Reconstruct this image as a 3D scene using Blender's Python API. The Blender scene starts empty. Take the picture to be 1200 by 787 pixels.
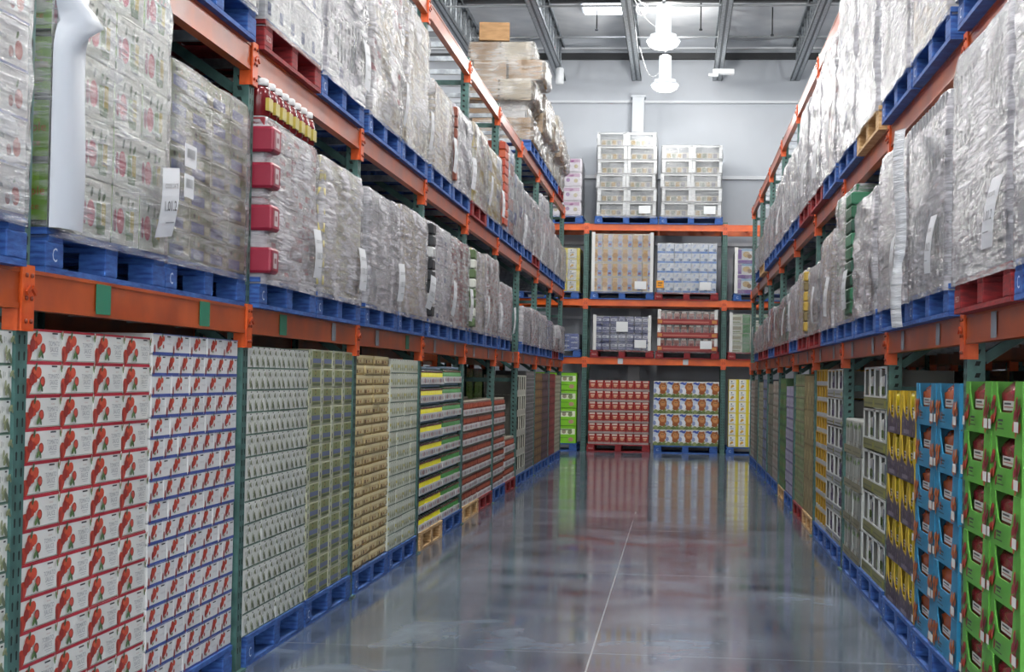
import bpy, math, random
from mathutils import Vector, Matrix, noise
random.seed(7)
SC = bpy.context.scene
COL = SC.collection
# ------------------------------------------------------------------ camera
F_PX, YAW, PITCH, ROLL, CAM_H = 1914.1, -0.1012, 0.0250, 0.0188, 1.387
fw = Vector((math.sin(YAW)*math.cos(PITCH), math.cos(YAW)*math.cos(PITCH), math.sin(PITCH)))
rt = Vector((math.cos(YAW), -math.sin(YAW), 0)); up = rt.cross(fw)
c_, s_ = math.cos(ROLL), math.sin(ROLL)
rt2 = rt*c_ + up*s_; up2 = up*c_ - rt*s_
cam = bpy.data.cameras.new('camera'); cam_o = bpy.data.objects.new('camera', cam); COL.objects.link(cam_o)
cam.sensor_width = 36; cam.lens = F_PX/1200*36; cam.clip_end = 200
cam_o.matrix_world = Matrix(((rt2.x, up2.x, -fw.x, 0), (rt2.y, up2.y, -fw.y, 0), (rt2.z, up2.z, -fw.z, CAM_H), (0, 0, 0, 1)))
SC.camera = cam_o
# ------------------------------------------------------------------ world, view, lamps
W = bpy.data.worlds.new('world'); SC.world = W; W.use_nodes = True
W.node_tree.nodes['Background'].inputs[0].default_value = (0.97, 0.98, 1.0, 1)
W.node_tree.nodes['Background'].inputs[1].default_value = 1.38
SC.view_settings.view_transform = 'Standard'; SC.view_settings.look = 'None'
SC.view_settings.gamma = 1; SC.view_settings.use_curve_mapping = False
SC.view_settings.exposure = 1.25
LAMP_W = 45
LAMP_SPOTS = [(-0.29, 24.6, 6.42), (-0.31, 30.0, 6.73)] + [(-0.45, y, 6.8) for y in (19.2, 13.8, 8.4, 3.0, -3.0)] + \
             [(x, y, 6.8) for x in (-6.6, 5.6) for y in (0, 9, 18, 27)]
# ------------------------------------------------------------------ materials
def lin(h):
    h = h.lstrip('#'); o = []
    for i in (0, 2, 4):
        c = int(h[i:i+2], 16)/255; o.append(c/12.92 if c <= .04045 else ((c+.055)/1.055)**2.4)
    return (*o, 1)
_M = {}
def mat(hx, rough=.55, metal=0, var=.05, emit=0, spec=.5):
    k = (hx, rough, metal, var, emit, spec)
    if k in _M: return _M[k]
    m = bpy.data.materials.new('paint_'+hx.strip('#')); m.use_nodes = True
    n = m.node_tree; b = n.nodes['Principled BSDF']
    b.inputs['Base Color'].default_value = lin(hx); b.inputs['Roughness'].default_value = rough
    b.inputs['Metallic'].default_value = metal; b.inputs['Specular IOR Level'].default_value = spec
    if var:
        oi = n.nodes.new('ShaderNodeObjectInfo'); mr = n.nodes.new('ShaderNodeMapRange')
        mr.inputs[3].default_value = 1-var; mr.inputs[4].default_value = 1+var*.6
        hs = n.nodes.new('ShaderNodeHueSaturation'); hs.inputs['Color'].default_value = lin(hx)
        n.links.new(oi.outputs['Random'], mr.inputs[0]); n.links.new(mr.outputs[0], hs.inputs['Value'])
        n.links.new(hs.outputs[0], b.inputs['Base Color'])
    if emit:
        b.inputs['Emission Color'].default_value = lin(hx); b.inputs['Emission Strength'].default_value = emit
    _M[k] = m; return m
def node(n, t, **kw):
    x = n.nodes.new(t)
    for k, v in kw.items(): setattr(x, k, v)
    return x
def noisy(name, ha, hb, scale=(1, 1, 1), nscale=4, rough=(.4, .6), metal=0, bump=0, detail=4, lo=.35, hi=.65):
    m = bpy.data.materials.new(name); m.use_nodes = True; n = m.node_tree; b = n.nodes['Principled BSDF']
    tc = node(n, 'ShaderNodeTexCoord'); mp = node(n, 'ShaderNodeMapping'); mp.inputs['Scale'].default_value = scale
    nz = node(n, 'ShaderNodeTexNoise'); nz.inputs['Scale'].default_value = nscale; nz.inputs['Detail'].default_value = detail
    cr = node(n, 'ShaderNodeValToRGB'); cr.color_ramp.elements[0].color = lin(ha); cr.color_ramp.elements[1].color = lin(hb)
    cr.color_ramp.elements[0].position = lo; cr.color_ramp.elements[1].position = hi
    mr = node(n, 'ShaderNodeMapRange'); mr.inputs[3].default_value = rough[0]; mr.inputs[4].default_value = rough[1]
    L = n.links.new
    L(tc.outputs['Object'], mp.inputs[0]); L(mp.outputs[0], nz.inputs[0]); L(nz.outputs[0], cr.inputs[0]); L(cr.outputs[0], b.inputs['Base Color'])
    L(nz.outputs[0], mr.inputs[0]); L(mr.outputs[0], b.inputs['Roughness']); b.inputs['Metallic'].default_value = metal
    if bump:
        bp = node(n, 'ShaderNodeBump'); bp.inputs['Strength'].default_value = bump; bp.inputs['Distance'].default_value = .01
        L(nz.outputs[0], bp.inputs['Height']); L(bp.outputs[0], b.inputs['Normal'])
    return m
M_BEAM = noisy('orange_beam_paint', '#94380f', '#bf5520', (1, 1, 1), 3, (.22, .38))
M_BEAMB = noisy('bright_orange_beam_paint', '#c84a08', '#e8640f', (1, 1, 1), 3, (.3, .45))
M_CONN = noisy('orange_connector_paint', '#cf4a12', '#e86a2a', (1, 1, 1), 14, (.3, .5))
M_POST = noisy('green_post_paint', '#33544f', '#48706a', (1, 1, 1), 12, (.35, .55))
M_BLUE = noisy('blue_pallet_wood', '#1c4186', '#3a69b0', (6, 6, 30), 2, (.55, .8), bump=.3)
M_RED = noisy('red_pallet_wood', '#6d1219', '#9c2328', (6, 6, 30), 2, (.55, .8), bump=.3)
M_TAN = noisy('bare_pallet_wood', '#b98f5c', '#dcb98a', (6, 6, 30), 2, (.6, .85), bump=.3)
M_STEEL = noisy('galvanised_steel', '#878d92', '#b4babf', (3, 3, 3), 6, (.3, .5), metal=.55)
M_WALL = noisy('wall_panel_paint', '#b4bac2', '#c3c8cf', (1, 1, 1), .5, (.6, .7))
M_BRN = noisy('brown_cardboard', '#8f6d49', '#b08a60', (1, 1, 4), 5, (.7, .85), bump=.1)
M_CEIL = noisy('white_insulation', '#d6dadf', '#eceef1', (1, 1, 1), 1.5, (.6, .8), bump=.2)
M_BEDGE = M_BLUE
def film_mat(name, a0, a1, tint='#e6e8ec', gl=.5, sc=1.0, bd=.03):
    m = bpy.data.materials.new(name); m.use_nodes = True; n = m.node_tree; L = n.links.new
    b = n.nodes['Principled BSDF']; out = n.nodes['Material Output']
    b.inputs['Base Color'].default_value = lin(tint); b.inputs['Roughness'].default_value = .17
    tc = node(n, 'ShaderNodeTexCoord'); mp = node(n, 'ShaderNodeMapping')
    mp.inputs['Rotation'].default_value = (0, .42, 0); mp.inputs['Scale'].default_value = (3*sc, 3*sc, 26*sc)
    oi = node(n, 'ShaderNodeObjectInfo'); sh = node(n, 'ShaderNodeVectorMath', operation='ADD')
    cb = node(n, 'ShaderNodeCombineXYZ'); ml = node(n, 'ShaderNodeMath', operation='MULTIPLY'); ml.inputs[1].default_value = 37
    L(oi.outputs['Random'], ml.inputs[0]); L(ml.outputs[0], cb.inputs[0]); L(ml.outputs[0], cb.inputs[2])
    L(tc.outputs['Object'], sh.inputs[0]); L(cb.outputs[0], sh.inputs[1]); L(sh.outputs[0], mp.inputs[0])
    nz = node(n, 'ShaderNodeTexNoise'); nz.inputs['Scale'].default_value = 1.5; nz.inputs['Detail'].default_value = 6; nz.inputs['Roughness'].default_value = .6
    L(mp.outputs[0], nz.inputs[0])
    n2 = node(n, 'ShaderNodeTexNoise'); n2.inputs['Scale'].default_value = 3.5; n2.inputs['Detail'].default_value = 3; L(sh.outputs[0], n2.inputs[0])
    mx = node(n, 'ShaderNodeMath', operation='ADD'); L(nz.outputs[0], mx.inputs[0]); L(n2.outputs[0], mx.inputs[1])
    mr = node(n, 'ShaderNodeMapRange'); mr.inputs[1].default_value = .84; mr.inputs[2].default_value = 1.18
    mr.inputs[3].default_value = a0; mr.inputs[4].default_value = a1; L(mx.outputs[0], mr.inputs[0])
    bp = node(n, 'ShaderNodeBump'); bp.inputs['Strength'].default_value = .8; bp.inputs['Distance'].default_value = bd
    L(nz.outputs[0], bp.inputs['Height']); L(bp.outputs[0], b.inputs['Normal'])
    tr = node(n, 'ShaderNodeBsdfTransparent'); tr.inputs[0].default_value = (.96, .965, .97, 1)
    g = node(n, 'ShaderNodeBsdfGlossy'); g.inputs['Roughness'].default_value = .16; L(bp.outputs[0], g.inputs['Normal'])
    fr = node(n, 'ShaderNodeLayerWeight'); fr.inputs[0].default_value = .35; L(bp.outputs[0], fr.inputs['Normal'])
    fm = node(n, 'ShaderNodeMath', operation='MULTIPLY'); fm.inputs[1].default_value = gl; L(fr.outputs['Fresnel'], fm.inputs[0])
    s1 = node(n, 'ShaderNodeMixShader'); L(fm.outputs[0], s1.inputs[0]); L(tr.outputs[0], s1.inputs[1]); L(g.outputs[0], s1.inputs[2])
    s2 = node(n, 'ShaderNodeMixShader'); L(mr.outputs[0], s2.inputs[0]); L(s1.outputs[0], s2.inputs[1]); L(b.outputs[0], s2.inputs[2])
    L(s2.outputs[0], out.inputs[0]); return m
FILM = {'clear': film_mat('clear_stretch_film', .02, .4, '#e6e8ec', .7, 1, .018), 'milk': film_mat('milky_stretch_film', .06, .72, '#dddce0', .6),
        'heavy': film_mat('layered_stretch_film', .22, .9, '#c6c4ca', .45), 'thin': film_mat('thin_stretch_film', .0, .24, '#f0f2f5', .7, 1, .012), 'shiny': film_mat('shiny_stretch_film', .08, .5, '#d2d0cc', .9, .7), 'sheet': film_mat('plastic_sheet', .75, .97, '#dfe3e8')}
WHITE, OFF = mat('#dfe1e0'), mat('#cfd1cc')
INK = mat('#26262a')
# ------------------------------------------------------------------ mesh builder
_TXT = {}
def text_mesh(s):
    if s not in _TXT:
        cu = bpy.data.curves.new('t', 'FONT'); cu.body = s; cu.align_x = 'CENTER'; cu.align_y = 'CENTER'; cu.size = 1; cu.resolution_u = 2
        o = bpy.data.objects.new('t', cu); COL.objects.link(o)
        me = o.evaluated_get(bpy.context.evaluated_depsgraph_get()).to_mesh()
        vs = [(v.co.x, v.co.y) for v in me.vertices]; fs = [tuple(p.vertices) for p in me.polygons]
        o.evaluated_get(bpy.context.evaluated_depsgraph_get()).to_mesh_clear()
        bpy.data.objects.remove(o); bpy.data.curves.remove(cu)
        xs = [v[0] for v in vs]; ys = [v[1] for v in vs]; cx = (min(xs)+max(xs))/2; cy = (min(ys)+max(ys))/2
        wd = max(xs)-min(xs); _TXT[s] = ([((x-cx), (y-cy)) for x, y in vs], fs, wd, max(ys)-min(ys))
    return _TXT[s]
class MB:
    def __init__(s): s.v = []; s.f = []; s.m = []; s.mats = []; s.sm = []
    def mi(s, m):
        if m not in s.mats: s.mats.append(m)
        return s.mats.index(m)
    def add(s, vs, fs, m, smooth=False):
        b = len(s.v); s.v += vs; i = s.mi(m)
        for f in fs: s.f.append(tuple(b+k for k in f)); s.m.append(i); s.sm.append(smooth)
        return s
    def box(s, x0, x1, y0, y1, z0, z1, m):
        return s.add([(x0,y0,z0),(x1,y0,z0),(x1,y1,z0),(x0,y1,z0),(x0,y0,z1),(x1,y0,z1),(x1,y1,z1),(x0,y1,z1)],
            [(0,3,2,1),(4,5,6,7),(0,1,5,4),(1,2,6,5),(2,3,7,6),(3,0,4,7)], m)
    def bevbox(s, x0, x1, y0, y1, z0, z1, m, r=.006):
        # box with softened vertical edges and top/bottom edges
        ring = []
        for cx, cy, a0 in ((x1-r, y1-r, 0), (x0+r, y1-r, 90), (x0+r, y0+r, 180), (x1-r, y0+r, 270)):
            for k in (0, 45, 90):
                a = math.radians(a0+k); ring.append((cx+r*math.cos(a), cy+r*math.sin(a)))
        n = len(ring); mx, my = (x0+x1)/2, (y0+y1)/2; vs = []
        for z, sh in ((z0, r*.7), (z0+r, 0), (z1-r, 0), (z1, r*.7)):
            for x, y in ring: vs.append((x-math.copysign(min(sh, abs(x-mx)), x-mx), y-math.copysign(min(sh, abs(y-my)), y-my), z))
        fs = [tuple(range(n))[::-1], tuple(range(3*n, 4*n))]
        for l in range(3):
            for k in range(n): fs.append((l*n+k, l*n+(k+1) % n, (l+1)*n+(k+1) % n, (l+1)*n+k))
        return s.add(vs, fs, m)
    def poly(s, pts, m): return s.add(list(pts), [tuple(range(len(pts)))], m)
    def lathe(s, cx, cy, prof, m, seg=14, z=0):
        vs = []
        for r, h in prof:
            for k in range(seg): a = 2*math.pi*k/seg; vs.append((cx+r*math.cos(a), cy+r*math.sin(a), z+h))
        fs = [tuple(range(seg))[::-1], tuple(range((len(prof)-1)*seg, len(prof)*seg))]
        for l in range(len(prof)-1):
            for k in range(seg): fs.append((l*seg+k, l*seg+(k+1) % seg, (l+1)*seg+(k+1) % seg, (l+1)*seg+k))
        return s.add(vs, fs, m, True)
    def tube(s, p, q, r, m, seg=8):
        p, q = Vector(p), Vector(q); d = (q-p).normalized(); a = d.orthogonal().normalized(); b = d.cross(a); vs = []
        for c in (p, q):
            for k in range(seg): t = 2*math.pi*k/seg; vs.append(tuple(c+a*r*math.cos(t)+b*r*math.sin(t)))
        fs = [tuple(range(seg))[::-1], tuple(range(seg, 2*seg))]+[(k, (k+1) % seg, seg+(k+1) % seg, seg+k) for k in range(seg)]
        return s.add(vs, fs, m, True)
    def bar(s, p, q, w, h, m):
        p, q = Vector(p), Vector(q); d = (q-p).normalized(); a = d.cross(Vector((0, 0, 1)))
        a = Vector((1, 0, 0)) if a.length < .01 else a.normalized(); b = a.cross(d).normalized(); vs = []
        for c in (p, q):
            for i, j in ((-1, -1), (1, -1), (1, 1), (-1, 1)): vs.append(tuple(c+a*w/2*i+b*h/2*j))
        return s.add(vs, [(0,3,2,1),(4,5,6,7),(0,1,5,4),(1,2,6,5),(2,3,7,6),(3,0,4,7)], m)
    def pillow(s, cx, cy, cz, rx, ry, rz, m, seg=12, rings=8, e=.6, seed=0, amp=.0):
        vs = []; fs = []
        sg = lambda v: math.copysign(abs(v)**e, v)
        for i in range(rings+1):
            t = -math.pi/2+math.pi*i/rings
            for k in range(seg):
                a = 2*math.pi*k/seg
                x, y, z = sg(math.cos(t))*sg(math.cos(a)), sg(math.cos(t))*sg(math.sin(a)), sg(math.sin(t))
                g = 1+amp*noise.noise(Vector((x*3+seed, y*3, z*3)))
                vs.append((cx+rx*x*g, cy+ry*y*g, cz+rz*z*g))
        for i in range(rings):
            for k in range(seg): fs.append((i*seg+k, i*seg+(k+1) % seg, (i+1)*seg+(k+1) % seg, (i+1)*seg+k))
        return s.add(vs, fs, m, True)
    def mesh(s, name):
        me = bpy.data.meshes.new(name); me.from_pydata(s.v, [], s.f); me.polygons.foreach_set('material_index', s.m)
        me.polygons.foreach_set('use_smooth', s.sm)
        for m in s.mats: me.materials.append(m)
        me.update(); return me
def rnd(a): return random.uniform(-a, a)
# print on the front (local -Y) face; u 0..1 left to right, v 0..1 bottom to top, radii in units of the height
class Art:
    def __init__(s, mb, x0, z0, w, h, y=0, side=None):
        s.mb, s.x0, s.z0, s.w, s.h, s.y, s.k, s.side = mb, x0, z0, w, h, y, 1, side
    def P(s, u, v, k):
        e = .0005*k
        if s.side == 'L': return (s.x0-e, s.y+s.w*(1-u), s.z0+v*s.h)      # face towards local -X
        if s.side == 'R': return (s.x0+e, s.y+s.w*u, s.z0+v*s.h)
        return (s.x0+u*s.w, s.y-e, s.z0+v*s.h)
    def pol(s, pts, m): s.mb.poly([s.P(u, v, s.k) for u, v in pts], m); s.k += 1; return s
    def rect(s, u0, v0, u1, v1, m): return s.pol([(u0, v0), (u1, v0), (u1, v1), (u0, v1)], m)
    def ell(s, u, v, r, m, ry=None, seg=12, rot=0, wob=0):
        ry = ry or r; q = s.h/s.w; c, n = math.cos(rot), math.sin(rot); pts = []
        for k in range(seg):
            a = 2*math.pi*k/seg; g = 1+wob*math.sin(3*a+u*9); x, y = r*g*math.cos(a), ry*g*math.sin(a)
            pts.append((u+(x*c-y*n)*q, v+x*n+y*c))
        return s.pol(pts, m)
    def leaf(s, u, v, r, rot, m): return s.ell(u, v, r, m, r*.5, 8, rot)
    def txt(s, t, u, v, hh, m, maxw=.9):
        vs, fs, wd, ht = text_mesh(t); sc = hh*s.h/ht
        if wd*sc > maxw*s.w: sc = maxw*s.w/wd
        s.mb.add([s.P(u+x*sc/s.w, v+y*sc/s.h, s.k) for x, y in vs], fs, m); s.k += 1; return s
# ------------------------------------------------------------------ object helpers
def link(name, me, parent=None, loc=(0, 0, 0), rot=0):
    o = bpy.data.objects.new(name, me); COL.objects.link(o); o.location = loc
    if rot: o.rotation_euler = (0, 0, rot)
    if parent is not None: o.parent = parent
    return o
def tag(o, label, cat, group=None):
    o['label'] = label; o['category'] = cat
    if group: o['group'] = group
    return o
def struct(name, mb, loc=(0, 0, 0)):
    o = link(name, mb.mesh(name), None, loc); o['kind'] = 'structure'; return o
ORD = ['first', 'second', 'third', 'fourth', 'fifth', 'sixth', 'seventh', 'eighth', 'ninth', 'tenth', 'eleventh', 'twelfth', 'thirteenth',
       'fourteenth', 'fifteenth', 'sixteenth', 'seventeenth', 'eighteenth', 'nineteenth', 'twentieth', 'twenty-first', 'twenty-second', 'twenty-third']
XL, XR, YB, XB, DEP = -1.990, 1.234, 31.076, -1.761, 1.07
L1, L2, L3, BH = 1.689, 2.907, 4.335, .123
YL0, YR0, BAY, PB = 4.816, 7.22, 2.6, 2.623
RX_L, RX_R = XL-DEP-.15, XR+DEP+.15                                    # the rows back to back behind each rack
def place(side, u, v, z):
    if side == 'L': return (XL-v, u, z), math.pi/2
    if side == 'R': return (XR+v, u, z), -math.pi/2
    if side == 'LR': return (RX_L-v, u, z), math.pi/2
    if side == 'RR': return (RX_R+v, u, z), -math.pi/2
    return (u, YB+v, z), 0
# ------------------------------------------------------------------ the hall
def floor_material():
    m = bpy.data.materials.new('polished_concrete'); m.use_nodes = True; n = m.node_tree; b = n.nodes['Principled BSDF']; L = n.links.new
    tc = node(n, 'ShaderNodeTexCoord'); sep = node(n, 'ShaderNodeSeparateXYZ'); L(tc.outputs['Object'], sep.inputs[0])
    nz = node(n, 'ShaderNodeTexNoise'); nz.inputs['Scale'].default_value = 1.1; nz.inputs['Detail'].default_value = 9; nz.inputs['Roughness'].default_value = .62
    nz.inputs['Distortion'].default_value = .6; L(tc.outputs['Object'], nz.inputs[0])
    cr = node(n, 'ShaderNodeValToRGB'); e = cr.color_ramp.elements
    e[0].position = .34; e[0].color = lin('#4f5a68'); e[1].position = .68; e[1].color = lin('#8f9cac'); x = e.new(.5); x.color = lin('#6a7686')
    L(nz.outputs[0], cr.inputs[0])
    def line(out, at, half):
        a = node(n, 'ShaderNodeMath', operation='SUBTRACT'); a.inputs[1].default_value = at; L(out, a.inputs[0])
        c = node(n, 'ShaderNodeMath', operation='ABSOLUTE'); L(a.outputs[0], c.inputs[0])
        d = node(n, 'ShaderNodeMath', operation='LESS_THAN'); d.inputs[1].default_value = half; L(c.outputs[0], d.inputs[0]); return d.outputs[0]
    s = line(sep.outputs['X'], -.409, .004)
    for yy in (4.9, 8.287, 11.684, 15.08, 18.48, 21.9, 25.3, 28.7):
        q = node(n, 'ShaderNodeMath', operation='MAXIMUM'); L(s, q.inputs[0]); L(line(sep.outputs['Y'], yy, .0035), q.inputs[1]); s = q.outputs[0]
    mx = node(n, 'ShaderNodeMix', data_type='RGBA'); L(s, mx.inputs[0]); L(cr.outputs[0], mx.inputs[6]); mx.inputs[7].default_value = lin('#b9bdc2')
    L(mx.outputs[2], b.inputs['Base Color'])
    n3 = node(n, 'ShaderNodeTexNoise'); n3.inputs['Scale'].default_value = 2.2; n3.inputs['Detail'].default_value = 6; L(tc.outputs['Object'], n3.inputs[0])
    mr = node(n, 'ShaderNodeMapRange'); mr.inputs[1].default_value = .3; mr.inputs[2].default_value = .75; mr.inputs[3].default_value = .06; mr.inputs[4].default_value = .17
    L(n3.outputs[0], mr.inputs[0]); L(mr.outputs[0], b.inputs['Roughness']); b.inputs['Specular IOR Level'].default_value = .75
    bp = node(n, 'ShaderNodeBump'); bp.inputs['Strength'].default_value = .012; bp.inputs['Distance'].default_value = .02
    L(n3.outputs[0], bp.inputs['Height']); L(bp.outputs[0], b.inputs['Normal']); return m
struct('floor', MB().box(-14, 14, -8, 33, -.2, 0, floor_material()))
YW = 32.68
w = MB().box(-14, 14, YW, YW+.2, 0, 8.6, M_WALL)
struct('wall_back', w)
struct('wall_left', MB().box(-14.2, -14, -8, YW, 0, 8.6, M_WALL)); struct('wall_right', MB().box(14, 14.2, -8, YW, 0, 8.6, M_WALL))
# quilted white roof insulation sagging between the purlins
cm = MB(); nx, ny = 70, 100; vs = []
for j in range(ny+1):
    for i in range(nx+1):
        x, y = -14+28*i/nx, -8+41*j/ny
        sag = .05*abs(math.sin(math.pi*(x+.9)/1.54))+.07*noise.noise(Vector((x*1.1, y*.6, 0)))
        vs.append((x, y, 8.25-sag))
cm.add(vs, [(j*(nx+1)+i, (j+1)*(nx+1)+i, (j+1)*(nx+1)+i+1, j*(nx+1)+i+1) for j in range(ny) for i in range(nx)], M_CEIL, True)
cm.box(-14, 14, -8, 33, 8.4, 8.5, M_CEIL); struct('ceiling', cm)
rib = MB()                                                            # girts, ledges and the column on the back wall
for z, hh in ((5.42, .07), (6.93, .05), (4.09, .06), (2.6, .06)): rib.box(-14, 14, YW-.09, YW, z-hh/2, z+hh/2, mat('#d5d9de', .5, 0, 0))
struct('trim_1', rib)
struct('trim_2', MB().box(-.97, -.74, YW-.34, YW-.09, 0, 6.98, mat('#c9ced4', .5, 0, 0)).box(-1.0, -.71, YW-.36, YW-.06, 6.98, 7.02, mat('#c9ced4', .5, 0, 0)))
struct('trim_3', MB().box(-14, 14, YW-.12, YW, 7.78, 7.9, mat('#2b2d30', .5, 0, 0)).box(-14, 14, YW-.1, YW, 7.98, 8.02, mat('#d5d9de', .5, 0, 0)))
for i, yy in enumerate((28.7, 24.4, 20.1, 15.8, 11.5, 7.2)): struct(f'trim_{4+i}', MB().box(-14, 14, yy-.06, yy+.06, 8.02, 8.16, mat('#2b2d30', .5, 0, 0)))
sky = MB().box(-1.8, -.98, 29.1, 30.0, 8.1, 8.13, mat('#f4f8ff', .5, 0, 0, 3.0)); sky.box(-1.85, -.93, 29.05, 30.05, 8.13, 8.2, mat('#c9ced4', .5, 0, 0)); struct('window_1', sky)
# ------------------------------------------------------------------ roof joists
def joist(x, label):
    r = link('roof_joist', None, None, (x, 0, 7.36)); tag(r, label, 'joist', 'open web roof joists')
    b = MB(); b.box(-.09, -.02, 2, YW, 0, .012, M_STEEL).box(-.09, -.08, 2, YW, 0, .08, M_STEEL).box(.02, .09, 2, YW, 0, .012, M_STEEL).box(.08, .09, 2, YW, 0, .08, M_STEEL).box(-.02, .02, 2, YW, .01, .03, mat('#5b6167', .5, .4, 0))
    link('bottom_chord', b.mesh('bottom_chord'), r)
    t = MB(); t.box(-.07, .07, 2, YW, .7, .715, M_STEEL).box(-.07, -.058, 2, YW, .64, .7, M_STEEL).box(.058, .07, 2, YW, .64, .7, M_STEEL)
    link('top_chord', t.mesh('top_chord'), r)
    y = 2.0; wb = MB(); k = 0
    while y < YW-.7:
        wb.bar((0, y, .02), (0, y+.33, .68), .045, .045, M_STEEL); wb.bar((0, y+.33, .68), (0, y+.66, .02), .045, .045, M_STEEL)
        wb.tube((.03, y+.33, .68), (.03, y+.38, .02), .014, M_STEEL, 6); y += .66
    link('web', wb.mesh('web'), r)
for x, t in ((-3.96, 'beyond the left rack'), (-2.42, 'above the brown cartons on the top shelf'), (-.9, 'ending on the wall column beside the lamps'), (.7, 'right of the two hanging lamps'), (2.23, 'above the right rack'), (3.77, 'beyond the right rack')):
    joist(x, 'grey steel roof joist with lattice web, '+t)
# conduits and sprinkler pipes under the roof
for i, (yy, z, r_) in enumerate(((26.9, 7.55, .018), (30.2, 7.72, .016))):
    p = MB().tube((-8, yy, z), (8, yy, z), r_, mat('#a9adb0', .4, .5, 0), 8)
    tag(link('conduit', p.mesh('conduit')), ('nearer' if i == 0 else 'farther')+' thin grey conduit crossing under the white roof', 'pipe')
for i, (x, y) in enumerate(((.32, 29.4), (-1.55, 29.4), (1.62, 29.9))):
    s = MB().tube((0, 0, 0), (0, 0, .5), .012, mat('#3a3c3f', .5, .3, 0), 8).tube((0, 0, -.03), (0, 0, 0), .03, mat('#55585c', .4, .6, 0), 10)
    tag(link('sprinkler', s.mesh('sprinkler'), None, (x, y, 7.7)), ('small dark sprinkler head hanging right of the lamps', 'small dark sprinkler head hanging left of the lamps', 'small dark sprinkler head hanging nearest the right rack')[i], 'sprinkler')
for x, z, t in ((-2.42, 7.12, 'left'), (.7, 7.28, 'right')):
    s = MB()
    if t == 'left': s.lathe(0, 0, [(.05, 0), (.08, .02), (.08, .3), (.05, .33)], mat('#e9ecee', .4, 0, 0), 14)
    else: s.bevbox(-.2, .2, -.08, .08, 0, .09, mat('#e9ecee', .4, 0, 0)).bevbox(-.28, -.1, -.1, .02, -.05, .0, mat('#e9ecee', .4, 0, 0))
    tag(link('ceiling_device', s.mesh('ceiling_device'), None, (x+.08, 31.2 if t == 'left' else 31.0, z-.1)), ('white cylinder fitting at the end of the joist left of the lamps' if t == 'left' else 'white flat fitting under the joist right of the lamps'), 'fitting')
# ------------------------------------------------------------------ high bay lamps
M_LAMP = mat('#dfe4e9', .35, 0, 0, .12); M_GLOW = mat('#ffffff', .3, 0, 0, 1.6)
hous = MB().lathe(0, 0, [(.06, .62), (.105, .60), (.115, .2), (.13, .16)][::-1], M_LAMP, 20)
for k in range(20):
    a = 2*math.pi*k/20; hous.bar((.116*math.cos(a), .116*math.sin(a), .2), (.108*math.cos(a), .108*math.sin(a), .59), .008, .008, M_LAMP)
hous_me = hous.mesh('housing')
shade_me = MB().lathe(0, 0, [(.12, .17), (.20, .16), (.205, .12), (.25, .09), (.255, .06)][::-1], M_LAMP, 28).mesh('lamp_shade')
lens_me = MB().lathe(0, 0, [(.03, -.055), (.15, -.045), (.22, .0), (.255, .06)], M_GLOW, 28).mesh('lens')
rod_me = MB().tube((0, 0, .62), (0, 0, 1.5), .008, M_STEEL, 6).tube((0, 0, .62), (0, 0, .69), .025, mat('#44474a', .4, .5, 0), 8).mesh('hanger')
def cable(pts, r, m, mb):
    for a, b in zip(pts, pts[1:]): mb.tube(a, b, r, m, 6)
lm = bpy.data.lights.new('lamp_or_fill_light', 'POINT'); lm.energy = LAMP_W; lm.shadow_soft_size = .24; lm.color = (1, .985, .95)
lm2 = lm.copy(); lm2.energy = LAMP_W*.55
lu = bpy.data.lights.new('added_uplight', 'POINT'); lu.energy = LAMP_W*4; lu.shadow_soft_size = .2; lu.color = (1, .985, .95)  # extra fill lights added above the housings to brighten the ceiling
lu2 = lu.copy(); lu2.energy = LAMP_W*.5
for i, (x, y, z) in enumerate(LAMP_SPOTS):
    lab = ['white high bay lamp, the higher nearer one with looped cable', 'white high bay lamp, the lower farther one near the wall column'][i] if i < 2 else 'white high bay lamp hanging over an aisle out of view'
    r = link('high_bay_lamp', None, None, (x, y, z)); tag(r, lab, 'lamp', 'high bay lamps' if i < 2 else 'high bay lamps out of view')
    link('housing', hous_me, r); link('lamp_shade', shade_me, r); link('lens', lens_me, r); link('hanger', rod_me, r)
    if i < 2:
        cb = MB(); wm = mat('#e6e8ea', .5, 0, 0); pts = [(-.08, -.05, .22)]
        for k in range(9): t = k/8; pts.append((-.12-.36*t, 0, .28+.5*t-.7*math.sin(math.pi*t)*(.12 if i == 0 else .38)))
        if i == 0:
            for k in range(13): a = 2*math.pi*k/12; pts.append((-.33+.09*math.cos(a), 0, .55+.1*math.sin(a)))
        cable(pts, .01, wm, cb); link('cable', cb.mesh('cable'), r)
    lo = bpy.data.objects.new('lamp_or_fill_light', lm if i < 2 else lm2); COL.objects.link(lo); lo.location = (0, 0, -.34); lo.parent = r
    lo = bpy.data.objects.new('lamp_or_fill_light', lu if i > 1 else lu2); COL.objects.link(lo); lo.location = (0, 0, .86); lo.parent = r  # added fill light over the housing, aimed at the ceiling brightness
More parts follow.
